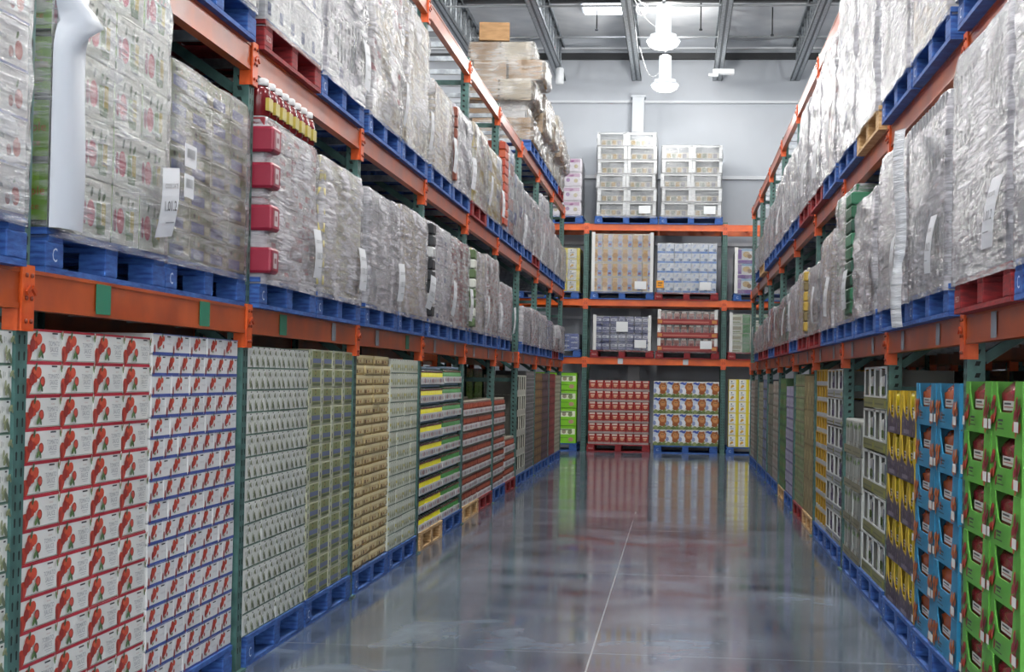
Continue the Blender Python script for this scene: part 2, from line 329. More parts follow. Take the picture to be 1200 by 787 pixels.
# ------------------------------------------------------------------ racks
def post_mesh(h):
    b = MB(); b.box(-.045, .045, .0, .012, 0, h, M_POST).box(-.045, -.035, .012, .075, 0, h, M_POST).box(.035, .045, .012, .075, 0, h, M_POST)
    hol = mat('#101816', .8, 0, 0); z = .1
    while z < h-.05:
        for sx in (-.02, .02):
            b.poly([(sx-.007, -.0008, z+.012), (sx-.005, -.0008, z-.012), (sx+.005, -.0008, z-.012), (sx+.007, -.0008, z+.012), (sx, -.0008, z+.017)], hol)
        for xx in (-.0458, .0458):
            p = [(xx, .037, z+.02), (xx, .03, z+.0), (xx, .05, z+.0), (xx, .057, z+.02)]; b.poly(p if xx > 0 else p[::-1], hol)
        z += .0508
    return b.mesh('post')
def conn_mesh():
    b = MB(); b.box(0, .048, -.012, .0, -.19, .012, M_CONN).box(.042, .048, -.006, .05, -.19, .012, M_CONN)
    for z in (-.02, -.09, -.16): b.tube((.02, -.018, z), (.02, -.01, z), .007, mat('#7a2c10', .5, 0, 0), 8)
    b.bar((.006, -.022, -.055), (.036, -.022, -.075), .008, .014, mat('#b4410f', .4, 0, 0)); return b.mesh('beam_connector')
CONN = conn_mesh(); CONN_R = None
def beam_mesh(L, m, bh=BH):
    b = MB(); b.box(.042, L-.042, 0, .045, -bh, 0, m); b.box(.042, L-.042, -.004, .0, -bh, -bh+.018, m).box(.042, L-.042, -.004, 0, -.012, 0, m); return b.mesh('shelf_beam')
plate_me = {}
def plate(m):
    if m not in plate_me: q = .07 if m is GREEN_PL else .05; plate_me[m] = MB().box(-q, q, -.007, -.004, -.113, -.01, m).mesh('label_plate')
    return plate_me[m]
def rack(root_loc, rot, bays, pitch, levels, top, label, bm, plates, i0=0, bars=4):
    R = link('pallet_rack', None, None, root_loc, rot); tag(R, label, 'pallet rack', 'pallet racks')
    pm = post_mesh(top); foot = MB().box(-.07, .07, -.02, .1, 0, .01, M_POST).mesh('foot_plate')
    bmesh_ = beam_mesh(pitch, bm); cb = MB().box(-.02, .02, .05, DEP-.05, -.045, -.0, M_STEEL).mesh('cross_bar')
    hz = MB().bar((0, .08, 0), (0, DEP-.08, 0), .04, .045, M_POST).mesh('frame_brace'); dg = MB().bar((0, .08, 0), (0, DEP-.08, .62), .04, .045, M_POST).mesh('frame_brace')
    for i in range(bays+1):
        x = i*pitch
        for y, ry in ((.005, 0), (DEP-.005, math.pi)):
            p = link('upright_post', pm, R, (x, y, 0), ry); link('foot_plate', foot, p, (0, 0, 0))
        for z in (.25, 1.35, 2.45, 3.5, 4.15): link('frame_brace', hz, R, (x, 0, z if z < top else top-.1))
        for z in (.4, 1.5, 2.7, 3.65)[:4 if top > 4.2 else 3]: link('frame_brace', dg, R, (x, 0, z))
    for li, z in enumerate(levels):
        for i in range(bays):
            for y, ry, f in ((0, 0, 1), (DEP, math.pi, 0)):
                b = link('shelf_beam', bmesh_, R, (i*pitch if f else (i+1)*pitch, y, z), ry)
                link('beam_connector', CONN, b, (0, 0, 0)); c = link('beam_connector', CONN, b, (pitch, 0, 0)); c.scale = (-1, 1, 1)
                if f and li == 0 and plates:
                    for q, fx in enumerate((.26, .73)):
                        pl = plates(i, q)
                        if pl: link('label_plate', plate(pl), b, (fx*pitch, 0, 0))
            nb = bars if li else 3
            for k in range(nb): link('cross_bar', cb, R, (i*pitch+pitch*(k+.5)/nb, 0, z))
GREEN_PL, GREY_PL = mat('#23785a', .5, 0, 0), mat('#8d949b', .5, 0, 0)
rack((XL, YL0-BAY, 0), math.pi/2, 10, BAY, (L1, L2, L3), L3+.05, 'green and orange pallet rack along the left side of the aisle', M_BEAM, lambda i, q: GREEN_PL if (i in (0, 1) or (i, q) in ((2, 0), (3, 1))) else GREY_PL, bars=4)
rack((XR, YR0+8*BAY, 0), -math.pi/2, 10, BAY, (L1, L2, L3), L3+.05, 'green and orange pallet rack along the right side of the aisle', M_BEAM, lambda i, q: GREY_PL, bars=4)
rack((XB-PB, YB, 0), 0, 3, PB, (1.786, 2.897, 4.333), 4.38, 'green and bright orange pallet rack standing across the back wall', M_BEAMB, lambda i, q: mat('#c9cdd0', .5, 0, 0) if i == 1 else None, bars=3)
rack((RX_L, YL0-BAY+BAY, 0), math.pi/2, 9, BAY, (L1, L2, L3), L3+.05, 'second rack standing back to back behind the left rack', M_BEAM, None, bars=4)
rack((RX_R, YR0+8*BAY, 0), -math.pi/2, 9, BAY, (L1, L2, L3), L3+.05, 'second rack standing back to back behind the right rack', M_BEAM, None, bars=4)
# ------------------------------------------------------------------ pallets  (1.2 wide, 1.0 deep, .144 high)
PM = {'blue': M_BLUE, 'red': M_RED, 'tan': M_TAN}; PAL = {}
def pal_parts(col):
    if col in PAL: return PAL[col]
    m = PM[col]; d = MB(); yy = 0
    for k in range(7): d.box(-.6, .6, yy, yy+(.12 if k in (0, 6) else .1), .122, .144, m); yy += .148 if k < 6 else 0
    for x in (-.52, 0, .52): d.box(x-.06, x+.06, .0, 1.0, .102, .1215, m)
    u = MB()
    for x in (-.53, 0, .53): u.box(x-.06, x+.06, .1, .9, 0, .02, m)
    for y in (0, .9): u.box(-.6, .6, y, y+.1, 0, .0195, m)
    def blk(w, t=None):
        b = MB().bevbox(-w/2, w/2, 0, .1, .02, .102, m, .004)
        if t: Art(b, -w/2, .02, w, .082, 0).txt(t, .5, .5, .55 if len(t) == 1 else .3, mat('#c8d4e8' if col == 'blue' else '#d8c4c0', .7, 0, 0), .8)
        return b.mesh('block')
    whole = MB(); whole.v = d.v+u.v; whole.mats = [m]; n = len(d.v)
    whole.f = d.f+[tuple(n+k for k in f) for f in u.f]; whole.m = [0]*len(whole.f); whole.sm = [False]*len(whole.f)
    for x, w_ in ((-.525, .15), (0, .12), (.525, .15)):
        for y in (0, .45, .9): whole.box(x-w_/2, x+w_/2, y, y+.1, .02, .102, m)
    PAL[col] = (d.mesh('top_deck'), u.mesh('bottom_deck'), blk(.15, {'blue': 'C', 'red': 'PECO'}.get(col)), blk(.12), blk(.15), whole.mesh('pallet')); return PAL[col]
def pallet(col, side, u, v, z, label, near, group):
    d, b, b1, b2, b3, wh = pal_parts(col); loc, rot = place(side, u, v, z)
    if not near:
        o = link('pallet', wh, None, loc, rot); return tag(o, label, 'pallet', group)
    r = link('pallet', None, None, loc, rot+rnd(.006)); tag(r, label, 'pallet', group)
    link('top_deck', d, r); link('bottom_deck', b, r)
    for y in (0, .45, .9):
        link('block', b1 if y == 0 else b3, r, (-.525, y, 0)); link('block', b2, r, (0, y, 0)); link('block', b3, r, (.525, y, 0))
    return r
# ------------------------------------------------------------------ carton products
def C(h, r=.55): return mat(h, r)
_P = {}
def prod(kind, w, h, d):
    k = (kind, round(w, 3), round(h, 3), round(d, 2))
    if k not in _P: _P[k] = PROD[kind](w, h, d)
    return _P[k]
def plain(w, h, d, hx, r=.004):
    b = MB(); b.bevbox(-w/2+.0015, w/2-.0015, 0, d, .001, h-.001, C(hx), r); return b
def face(b, w, h): return Art(b, -w/2+.002, 0, w-.004, h, 0)
def lside(b, w, h, d): return Art(b, -w/2+.0015, 0, d, h, 0, 'L')
def rside(b, w, h, d): return Art(b, w/2-.0015, 0, d, h, 0, 'R')
RED, RED2, DRED, GRN, DGRN = C('#b23a28'), C('#8f2a22'), C('#b8263a'), C('#5d7a46'), C('#3c5a3a')
GY = C('#888b90')
def p_tomred(w, h, d):
    b = plain(w, h, d, '#d9dad6'); a = face(b, w, h)
    a.rect(0, .93, 1, 1, C('#b3283a')).rect(0, 0, 1, .035, C('#b3283a')).rect(0, .05, 1, .075, C('#9aa093'))
    a.ell(.055, .28, .25, RED, .26, wob=.1).ell(.01, .2, .1, RED2, .2)
    a.ell(.22, .62, .32, RED, .25, wob=.08).ell(.14, .5, .2, RED2, .2).ell(.31, .7, .24, C('#c4472e'), .17).ell(.20, .72, .12, C('#cf5a3c'), .09).ell(.42, .42, .2, RED2, .16).ell(.415, .43, .15, C('#c24a3a'), .11).ell(.28, .46, .07, C('#e2e0da'), .05)
    a.leaf(.22, .87, .14, 1.2, DGRN).leaf(.32, .24, .16, .7, GRN).leaf(.38, .22, .14, 2.3, DGRN).leaf(.33, .3, .12, 1.5, GRN)
    a.leaf(.93, .82, .13, 1.9, GRN).leaf(.96, .9, .1, 1.3, C('#a0705a'))
    a.txt('TOMATO', .7, .58, .15, GY, .32).txt('SAUCE', .7, .40, .15, GY, .28).txt('ORGANIC', .7, .74, .05, C('#b08a84')).rect(.62, .86, .78, .91, INK).rect(.6, .26, .8, .275, GY).rect(.63, .2, .77, .212, GY)
    a.rect(.998, 0, 1, 1, C('#8a8a86')); return b.mesh('carton')
def p_tomblue(w, h, d):
    b = plain(w, h, d, '#d8d9d8'); a = face(b, w, h)
    a.rect(0, 0, 1, .12, C('#3c5098')).rect(0, .95, 1, 1, C('#6672a6'))
    a.ell(.36, .62, .3, RED, .26, rot=.4, wob=.12).ell(.25, .45, .15, RED2, .2).ell(.5, .76, .2, C('#c4472e'), .14).ell(.5, .38, .1, RED2)
    a.ell(.06, .25, .1, RED2, .22).leaf(.44, .92, .12, .9, DGRN).leaf(.3, .28, .12, .4, GRN).rect(.66, .84, .84, .9, INK).txt('TOMATOES', .75, .52, .1, C('#b0b2b2'), .3)
    return b.mesh('carton')
def p_leafwhite(w, h, d):
    b = plain(w, h, d, '#dfe1dc'); a = face(b, w, h)
    a.rect(0, 0, 1, .05, C('#4c6a5c')).rect(0, .97, 1, 1, C('#6d8578'))
    for u, q in ((.2, 0), (.5, 1), (.8, 0)):
        g = C('#77805c') if q else C('#838a66')
        a.leaf(u, .28, .22, .9, g).leaf(u+.05, .2, .2, 2.2, C('#5c6650')).leaf(u-.06, .42, .15, 1.4, C('#8f9574')).leaf(u+.09, .74, .17, .5, g).leaf(u+.13, .68, .12, 2.4, C('#6b7458'))
        a.rect(u-.14, .62, u-.12, .8, C('#a5a9a2')).rect(u-.1, .66, u-.085, .78, C('#a5a9a2')).rect(u-.03, .9, u+.03, .95, INK)
    a.rect(.03, .58, .12, .84, C('#bcbfba')); return b.mesh('carton')
def p_bean(w, h, d):
    b = plain(w, h, d, '#cfd1b2'); a = face(b, w, h)
    a.rect(0, .0, .17, 1, C('#c6c9b6')).leaf(.09, .74, .16, .6, C('#6f8a3c')).rect(.06, .18, .12, .44, C('#3a3c34'))
    a.rect(.22, .08, .94, .9, C('#929a68')).rect(.22, .28, .94, .52, C('#6a7494')).ell(.5, .74, .2, C('#4c5434'), .16).ell(.5, .74, .13, C('#a79a5c'), .1).ell(.74, .72, .12, C('#8b9160')).leaf(.4, .7, .14, 1.2, C('#9a9f70'))
    a.rect(.26, .1, .9, .22, C('#606a48')); return b.mesh('carton')
def p_gold(w, h, d):
    b = plain(w, h, d, '#d9c48c', .014); a = face(b, w, h)
    a.rect(.0, .72, 1, .98, C('#eedfb0')).rect(.0, .0, 1, .08, C('#8a7248')).rect(.15, .2, .3, .55, C('#7a5a38')).rect(.46, .3, .54, .5, C('#99451f')).ell(.74, .5, .26, C('#e6dab2'), .2).rect(.9, .2, .97, .6, C('#8d6f42'))
    return b.mesh('carton')
def p_yelleaf(w, h, d):
    b = plain(w, h, d, '#dadecf'); a = face(b, w, h)
    a.rect(0, 0, 1, .07, C('#58725f')).rect(.0, .4, .16, .6, C('#c6bc4c'))
    for u in (.3, .55, .8): a.leaf(u, .45, .25, 1.2, C('#a8a86c')).leaf(u+.06, .3, .15, .7, C('#7f8a64')).rect(u-.05, .88, u, .94, C('#4a4e48'))
    return b.mesh('carton')
def p_wavy(w, h, d):
    b = plain(w, h, d, '#5f5e60'); a = face(b, w, h)
    for u in (.2, .5, .8): a.ell(u, .55, .25, C('#a9a8aa'), .28).ell(u, .4, .16, C('#55545c'))
    a.rect(0, 0, 1, .14, C('#8b8a8c')); return b.mesh('carton')
def canface(bg, c1, c2, band):
    def f(w, h, d):
        b = plain(w, h, d, bg); a = face(b, w, h)
        for u in (.17, .5, .83): a.rect(u-.13, .12, u+.13, .9, C(c1)).ell(u, .5, .17, C(c2), .2)
        a.rect(0, 0, 1, .13, C(band)); return b.mesh('carton')
    return f
def p_bear(w, h, d):
    b = plain(w, h, d, '#dcdcd6'); a = face(b, w, h)
    a.rect(0, 0, 1, .16, C('#66783e')).ell(.2, .12, .12, C('#87935a')).ell(.55, .1, .12, C('#5d6e36')).leaf(.85, .2, .14, .8, C('#798b45'))
    a.ell(.72, .6, .27, C('#a8622c'), .3).ell(.74, .62, .16, C('#c98a50')).ell(.6, .83, .08, C('#a8622c')).ell(.86, .84, .08, C('#8e4e22')).ell(.7, .32, .18, C('#95501f'), .12).ell(.8, .68, .03, INK).ell(.68, .68, .03, INK)
    a.ell(.2, .62, .16, C('#c9d4e6'), .22).ell(.28, .42, .17, C('#e8eaf0'), .2).ell(.1, .4, .1, C('#8e9cc4'), .14)
    a.leaf(.16, .9, .12, .3, C('#3d55a8')).leaf(.32, .85, .14, -.3, C('#3d55a8')).leaf(.44, .9, .1, .5, C('#4a62b0')); return b.mesh('carton')
def p_green(w, h, d):
    b = plain(w, h, d, '#7cc41c'); a = face(b, w, h)
    a.rect(.1, .5, .95, .82, C('#dfe4c8')).ell(.4, .66, .12, C('#9a8f78')).ell(.7, .64, .13, C('#7c8a5a')).rect(.2, .74, .8, .8, C('#5a6a40')).ell(.75, .22, .15, C('#b08870'), .12).rect(.1, .3, .6, .34, C('#5c9a14')).rect(0, .97, 1, 1, C('#4e7a10')); return b.mesh('carton')
def p_yellow(w, h, d):
    b = plain(w, h, d, '#e0cc2c'); a = face(b, w, h)
    a.rect(.04, .05, .74, .97, C('#e4e4dc')).ell(.3, .8, .06, C('#3d4650')).rect(.2, .6, .55, .65, C('#60646a')).ell(.4, .4, .13, C('#d8a83c'), .12).ell(.28, .3, .08, C('#c8963a')).rect(.15, .12, .6, .16, C('#9a9c90')); return b.mesh('carton')
def p_bluewhite(w, h, d):
    b = plain(w, h, d, '#dfe6f0'); a = face(b, w, h)
    a.rect(0, 0, 1, .2, C('#5d8ed8')).ell(.72, .34, .2, C('#8fa6c8'), .16).leaf(.3, .65, .2, .4, C('#c4d2ea')).ell(.8, .3, .1, C('#4e6288')).leaf(.4, .8, .12, 1, C('#9cb6de')).rect(.97, 0, 1, 1, C('#b0bfd6')); return b.mesh('carton')
def p_apple(w, h, d):
    b = plain(w, h, d, '#d6dacb'); a = face(b, w, h)
    a.ell(.3, .42, .19, C('#c02c48'), .23).leaf(.32, .78, .1, 1.1, C('#3c5a30')).rect(.47, .18, .62, .62, C('#7f9a58')).rect(.64, .2, .78, .64, C('#c4b24c')).rect(.5, .1, .76, .26, C('#4c7436')).leaf(.55, .76, .12, 1.3, C('#4f6e3c')).leaf(.7, .74, .1, .8, C('#4f6e3c')).rect(.06, .84, .2, .9, C('#8a9484')).ell(.07, .4, .08, C('#b0566a'), .2)
    s = lside(b, w, h, d); s.rect(0, 0, 1, 1, C('#6fa01e')).rect(0, .0, 1, .05, C('#2e4a14')).rect(.1, .62, .94, .92, C('#86b42a')).txt('Apple', .88, .56, .2, C('#a8541c'), .2).txt('Juice', .88, .32, .14, C('#a8541c'), .16).rect(.8, .05, 1, .12, C('#26361a')).rect(.12, .05, .55, .14, C('#26361a')).txt('24', .7, .1, .1, C('#e4e8d4')); return b.mesh('carton')
def p_olive(w, h, d):
    b = plain(w, h, d, '#8f8d78'); a = face(b, w, h)
    a.rect(.0, .55, .98, .95, C('#7e8466')).rect(.06, .12, .7, .5, C('#5f6690')).ell(.2, .72, .14, C('#4b4438'), .1).ell(.42, .7, .13, C('#a48a60'), .1).leaf(.7, .7, .2, .5, C('#6d7a44')).rect(.72, .15, .95, .45, C('#b6ae90')); return b.mesh('carton')
def p_tomsmall(w, h, d):
    b = plain(w, h, d, '#dcdad8'); a = face(b, w, h); a.rect(0, 0, 1, .06, C('#7c84b0')).ell(.75, .4, .2, RED, .2).ell(.55, .3, .12, RED2).leaf(.7, .7, .1, 1, GRN).rect(.2, .5, .42, .6, GY); return b.mesh('carton')
def blank(hx, c2=None, c3=None):
    def f(w, h, d):
        b = plain(w, h, d, hx); a = face(b, w, h)
        if c2: a.rect(.08, .55, .5, .8, C(c2)).rect(.6, .2, .92, .42, C(c2))
        if c3: a.rect(.1, .15, .4, .4, C(c3)).rect(0, 0, 1, .04, C(c3))
        return b.mesh('carton')
    return f
def p_lids(w, h, d):
    b = plain(w, h, d, '#c9c4b4', .012); a = face(b, w, h)
    s = MB()
    for k in range(3):
        b.lathe(-w/2+w*(k+.5)/3, .05, [(w/6.6, .15*h), (w/6.2, .25*h), (w/6.2, .7*h), (w/8, .95*h)], C('#d6c98a'), 12)
        b.lathe(-w/2+.045, .1+k*.2, [(.05, .15*h), (.062, .25*h), (.062, .7*h), (.04, .95*h)], C('#cfc178'), 12)
    return b.mesh('carton')
def p_diaper(w, h, d):
    b = plain(w, h, d, '#e6dfe8', .03); a = face(b, w, h); a.rect(.1, .72, .9, .95, C('#c9a0c0')).ell(.3, .5, .14, C('#a888b4')).ell(.7, .45, .14, C('#c4b48c')).leaf(.5, .8, .15, .2, C('#9a4a8a')); return b.mesh('carton')
def p_purple(w, h, d):
    b = plain(w, h, d, '#d9d8dc'); a = face(b, w, h); a.rect(0, 0, 1, .25, C('#6a3494')).ell(.55, .62, .25, C('#c4a468'), .2).ell(.7, .5, .15, C('#8a6438')).rect(0, .3, .3, .95, C('#7a54a0')).rect(.3, .85, 1, 1, C('#8ab0d0')); return b.mesh('carton')
def p_whitegreen(w, h, d):
    b = plain(w, h, d, '#cfd2bd'); a = face(b, w, h); a.rect(.62, 0, 1, 1, C('#4c8a50')).rect(.08, .35, .55, .7, C('#a6a286')).rect(.1, .1, .5, .2, C('#8a9468')).rect(0, .94, 1, 1, C('#8b8f7c')); return b.mesh('carton')
def p_beige(w, h, d):
    b = plain(w, h, d, '#c9c0b0'); a = face(b, w, h)
    a.rect(.04, .1, .5, .92, C('#d2a96c')).rect(.54, .1, .92, .5, C('#7f9cd0')).rect(.56, .55, .9, .92, C('#b8b0c4')).ell(.26, .5, .2, C('#b98848')).rect(.6, .2, .86, .34, C('#8a3a3a')); return b.mesh('carton')
PROD = dict(tomred=p_tomred, tomblue=p_tomblue, leafwhite=p_leafwhite, bean=p_bean, gold=p_gold, yelleaf=p_yelleaf, wavy=p_wavy, bear=p_bear, green=p_green,
    yellow=p_yellow, bluewhite=p_bluewhite, apple=p_apple, olive=p_olive, tomsmall=p_tomsmall, lids=p_lids, diaper=p_diaper, purple=p_purple, whitegreen=p_whitegreen, beige=p_beige,
    browncan=canface('#5a4028', '#8a6a40', '#b8935a', '#6e5030'), darkcan=canface('#3a2a2e', '#5c4450', '#83686a', '#4a3a30'), redcan=canface('#6a2426', '#8f3434', '#b05a50', '#7a2c2c'),
    whitecan=canface('#8b8c70', '#c2c4ac', '#748050', '#a4a48c'), bluecan=canface('#59617c', '#7f8cb4', '#aab2c4', '#6a6a58'), greycan=canface('#6a6a5c', '#8f9080', '#70706a', '#7c7c6c'),
    mixcan=canface('#8a8272', '#c4beb2', '#9a5a3a', '#a09888'), lilac=canface('#9a98ac', '#c0bcd4', '#7a6a9c', '#6a5a94'), greenleaf=canface('#7a8060', '#93a076', '#4e6a34', '#8a8468'), greenmix=canface('#4e7446', '#5c8c50', '#8a7a50', '#46704a'),
    tan=blank('#8f8058', '#a19268', '#7a6c48'), brown=blank('#a8845a', '#94724a'), white=blank('#dcdde0', '#c6c8ce', '#3c4e86'), grey=blank('#b4b4b8', '#9c9ca4', '#7c7c84'),
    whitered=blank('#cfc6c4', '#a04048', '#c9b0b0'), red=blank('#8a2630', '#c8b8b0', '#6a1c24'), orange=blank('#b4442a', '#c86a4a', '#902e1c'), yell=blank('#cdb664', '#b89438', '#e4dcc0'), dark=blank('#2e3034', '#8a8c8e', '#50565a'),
    greenb=blank('#2e6a48', '#7aa088', '#205038'), blueb=blank('#44589c', '#aab4d4', '#2c3a74'), cream=blank('#cdc6ae', '#a89c74', '#e0dccb'), tape=blank('#c9bda8', '#b09c7c', '#8a7456'))
KN = dict(tomred='tomato_carton', tomblue='tomato_carton', leafwhite='vegetable_carton', bean='bean_carton', gold='tan_tray', yelleaf='pale_carton', wavy='printed_carton', browncan='brown_carton', darkcan='dark_carton',
    redcan='red_carton', whitecan='can_carton', tan='tan_box', greenleaf='leafy_carton', lilac='lilac_carton', greenmix='green_carton', mixcan='mixed_carton', greycan='grey_carton', bluecan='blue_carton', bear='snack_carton',
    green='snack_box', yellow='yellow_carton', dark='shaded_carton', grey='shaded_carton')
# composite goods: trays and display boxes, each a thing with parts
def build_parts(kind, w, h, d):
    k = ('c', kind, round(w, 3), round(h, 3), round(d, 2))
    if k in _P: return _P[k]
    out = []
    if kind in ('botyellow', 'botgreen', 'jartray'):
        th = h*.4; t = MB(); m = C('#e0e0df', .5); e = .004
        t.box(-w/2+e, w/2-e, 0, .005, 0, th, m).box(-w/2+e, w/2-e, d-.005, d, 0, th, m).box(-w/2+e, -w/2+e+.004, .005, d-.005, 0, th, m).box(w/2-e-.004, w/2-e, .005, d-.005, 0, th, m).box(-w/2+e, w/2-e, .005, d-.005, 0, .004, m)
        a = Art(t, -w/2+e, 0, w-2*e, th, 0)
        for q in range(4): a.rect(.06+q*.24, .3, .16+q*.24, .7, C('#b48a8c' if q % 2 else '#9a9cac'))
        a.rect(.44, .2, .5, .8, C('#9c2c30')); out.append(('tray', t.mesh('tray'), [(0, 0, 0)]))
        n = 4; r = w/n/2*.93; bt = MB()
        if kind == 'jartray':
            bt.lathe(0, 0, [(r*.9, .006), (r, .02), (r, h*.78), (r*.85, h*.82)], C('#7c2c1e', .3), 12).lathe(0, 0, [(r*.85, h*.82), (r*.88, h*.97)], C('#a09a8a', .4), 12)
            bt.box(-r*.5, r*.5, -r*1.02, -r*.9, h*.5, h*.74, C('#b0563a')); name = 'jar'
        else:
            g = '#23502e' if kind == 'botgreen' else '#1c3a2c'; lb = '#3f8a40' if kind == 'botgreen' else '#e8e02c'
            bt.lathe(0, 0, [(r*.9, .006), (r, .02), (r, h*.64)], C(lb, .35), 12).lathe(0, 0, [(r, h*.64), (r*.95, h*.74), (r*.5, h*.84)], C(g, .25), 12).lathe(0, 0, [(r*.55, h*.84), (r*.55, h*.97)], C('#a8c0d8', .4), 10)
            bt.box(-r*.35, r*.35, -r*1.03, -r*.85, h*.66, h*.73, C('#7a4444' if kind == 'botyellow' else '#8a5a4c')); name = 'bottle'
        out.append((name, bt.mesh(name), [(-w/2+w*(q+.5)/n, r+.008, 0) for q in range(n)]+[(-w/2+w*(q+.5)/n, 3*r+.012, 0) for q in range(n)]))
    elif kind in ('bagblue', 'baggreen', 'bagyellow'):
        bc, fc, dk = {'bagblue': ('#1f7fa8', '#c0642e', '#e8b43c'), 'baggreen': ('#56a036', '#8f2632', '#7c1c28'), 'bagyellow': ('#c2a21a', '#d0b424', '#3c2c44')}[kind]
        t = MB(); m = C(bc, .45); e = .002; wt = .006
        lw = w/2-e
        if kind == 'bagyellow':
            sc = [(-.82*lw, h), (-.6*lw, h*.42), (-.2*lw, h*.42), (-.05*lw, h), (.2*lw, h), (.32*lw, h*.42), (.72*lw, h*.42), (.86*lw, h)]
        else:
            sc = [(-.72*lw, h), (-.68*lw, h*.8), (-.5*lw, h*.5), (-.42*lw, h*.44), (.3*lw, h*.44), (.42*lw, h*.5), (.5*lw, h*.7), (.54*lw, h)]
        out_ = [(-lw, 0)] + [(-lw, h)] + sc + [(lw, h), (lw, 0)]
        fr = [(x, 0, z) for x, z in out_]; bk = [(x, wt, z) for x, z in out_]; n = len(out_)
        # the scooped front panel with thickness
        t.add(fr+bk, [tuple(range(n))[::-1], tuple(range(n, 2*n))]+[(i, (i+1) % n, n+(i+1) % n, n+i) for i in range(n)], m)
        t.box(-lw, -lw+wt, wt, d, 0, h, m).box(lw-wt, lw, wt, d, 0, h, m).box(-lw, lw, d-wt, d, 0, h, m).box(-lw, lw, wt, d, 0, wt, C('#6f5b40'))
        a = Art(t, -lw, 0, 2*lw, h, 0)
        if kind == 'bagyellow':
            a.pol([(0, 0), (1, 0), (1, .3), (.9, .46), (.8, .34), (.55, .62), (.5, .34), (.3, .4), (.12, .6), (0, .34)], C('#4a3f50'))
            a.pol([(0, .38), (.09, .64), (.06, .98), (0, .98)], C(fc)).pol([(1, .36), (.92, .5), (.95, .98), (1, .98)], C(fc)).pol([(.42, .66), (.52, .66), (.57, .97), (.5, .97)], C(fc))
            for q in range(16): a.ell(.05+.9*random.random(), .05+.3*random.random(), .05, C(random.choice(['#3a2a44', '#6b5a72', '#8a7c6c', '#2e2438'])), .06)
            a.rect(.3, .06, .7, .15, C('#7a7280'))
        else:
            for cx in (0, 1):
                for q in range(14):
                    hh = (.62 if kind == 'baggreen' else .5)*random.random()**.8; ww = .17*(1-hh*1.2)*random.uniform(-1, 1) if kind == 'baggreen' else .2*(1-hh)*random.uniform(-1, 1)
                    u = min(max(cx*.84+.08+ww, .035), .965)
                    a.ell(u, .05+hh, .12, C(random.choice([fc, dk if kind == 'baggreen' else '#a85026', '#b8452c' if kind == 'baggreen' else '#d08048'])), .07, rot=.8)
            a.rect(.86, .12, .995, .3, C('#d6d6d2')).rect(0.01, .12, .1, .3, C('#d6d6d2')).rect(.35, .28, .52, .32, INK).rect(.38, .22, .5, .25, INK).rect(.32, .14, .56, .165, C('#2c4a20' if kind == 'baggreen' else '#0f4058'))
        out.append(('display_box', t.mesh('display_box'), [(0, 0, 0)]))
        nb = 1 if kind != 'bagyellow' else 2
        g = MB()
        bw = (lw*.92)/nb
        g.pillow(0, .15, h*.5, bw, .13, h*.47, C({'bagblue': '#c4602c', 'baggreen': '#96283a', 'bagyellow': '#dcc81e'}[kind], .25), 18, 12, .4, 3, .18)
        ga = Art(g, -bw*.4, h*.48, bw*.8, h*.17, .012)
        ga.rect(0, 0, 1, 1, C('#c9c8c4', .3)).rect(.1, .6, .7, .8, INK).rect(.1, .3, .9, .4, C('#9a4038'))
        out.append(('bag', g.mesh('bag'), [((-lw+bw+.004)+q*2*bw if nb > 1 else -.06*lw, .0, 0) for q in range(nb)]))
    elif kind in ('basket', 'darkbox'):
        t = MB(); m = C('#c9ccc9', .4); e = .003; lw = w/2-e; olv = C('#77784a') if kind == 'basket' else C('#9a9ca2')
        t.box(-lw, lw, 0, .006, 0, h*.26, olv).box(-lw, lw, 0, d, 0, .006, m)
        t.box(-lw, -lw+.03, 0, .006, h*.26, h*.98, m).box(lw-.06, lw, 0, .006, h*.26, h*.98, m).box(-.035, .035, 0, .006, h*.26, h*.98, m).box(-lw, lw, 0, .006, h*.93, h*.98, m).box(-lw, lw, -.002, .004, h*.26, h*.3, m)
        t.box(-lw, -lw+.005, .006, d, 0, h*.9, C('#74756f')).box(lw-.005, lw, .006, d, 0, h*.9, C('#74756f')).box(-lw, lw, d-.006, d, 0, h*.9, m)  # side panels greyed down, their shade is put into the colour
        a = Art(t, -lw, 0, 2*lw, h, 0); a.rect(.06, .1, .8, .14, C('#5a5c3c')).rect(.9, .34, .98, .8, C('#3e4a66' if kind == 'basket' else '#4a3c5c')).rect(.85, .05, .97, .2, C('#8a8c2c'))
        out.append(('tray_box', t.mesh('tray_box'), [(0, 0, 0)]))
        g = MB(); r = w*.16
        g.lathe(0, 0, [(r*.9, .01), (r, .03), (r, h*.3), (r*.8, h*.42), (r, h*.55), (r*.9, h*.75), (r*.35, h*.83), (r*.35, h*.92)], C('#d9dbd8' if kind == 'basket' else '#8a8494', .3), 14)
        g.box(-r*.7, r*.7, -r*1.04, -r*.9, h*.34, h*.52, C('#5d7040' if kind == 'basket' else '#6a5a7c'))
        out.append(('bottle', g.mesh('bottle'), [(-w*.24, r+.02, 0), (w*.19, r+.02, 0)]))
    elif kind == 'leafbag':
        t = MB(); m = C('#c2c5bf', .4); e = .003; lw = w/2-e
        t.bevbox(-lw, lw, 0, d, 0, h, m, .008); a = Art(t, -lw, 0, 2*lw, h, 0)
        for cx in (.27, .73):
            a.rect(cx-.2, .32, cx+.2, .93, C('#a9aca6'))
            for q in range(7): a.leaf(cx+rnd(.15), .84+rnd(.08), .09, random.random()*3, C(random.choice(['#4f7a2c', '#6d9440', '#3e5c2a'])))
            a.rect(cx-.1, .45, cx-.06, .75, C('#d8dad6')).rect(cx+.02, .4, cx+.08, .7, C('#8a8d88')).leaf(cx, .3, .12, .5, C('#6a6450'))
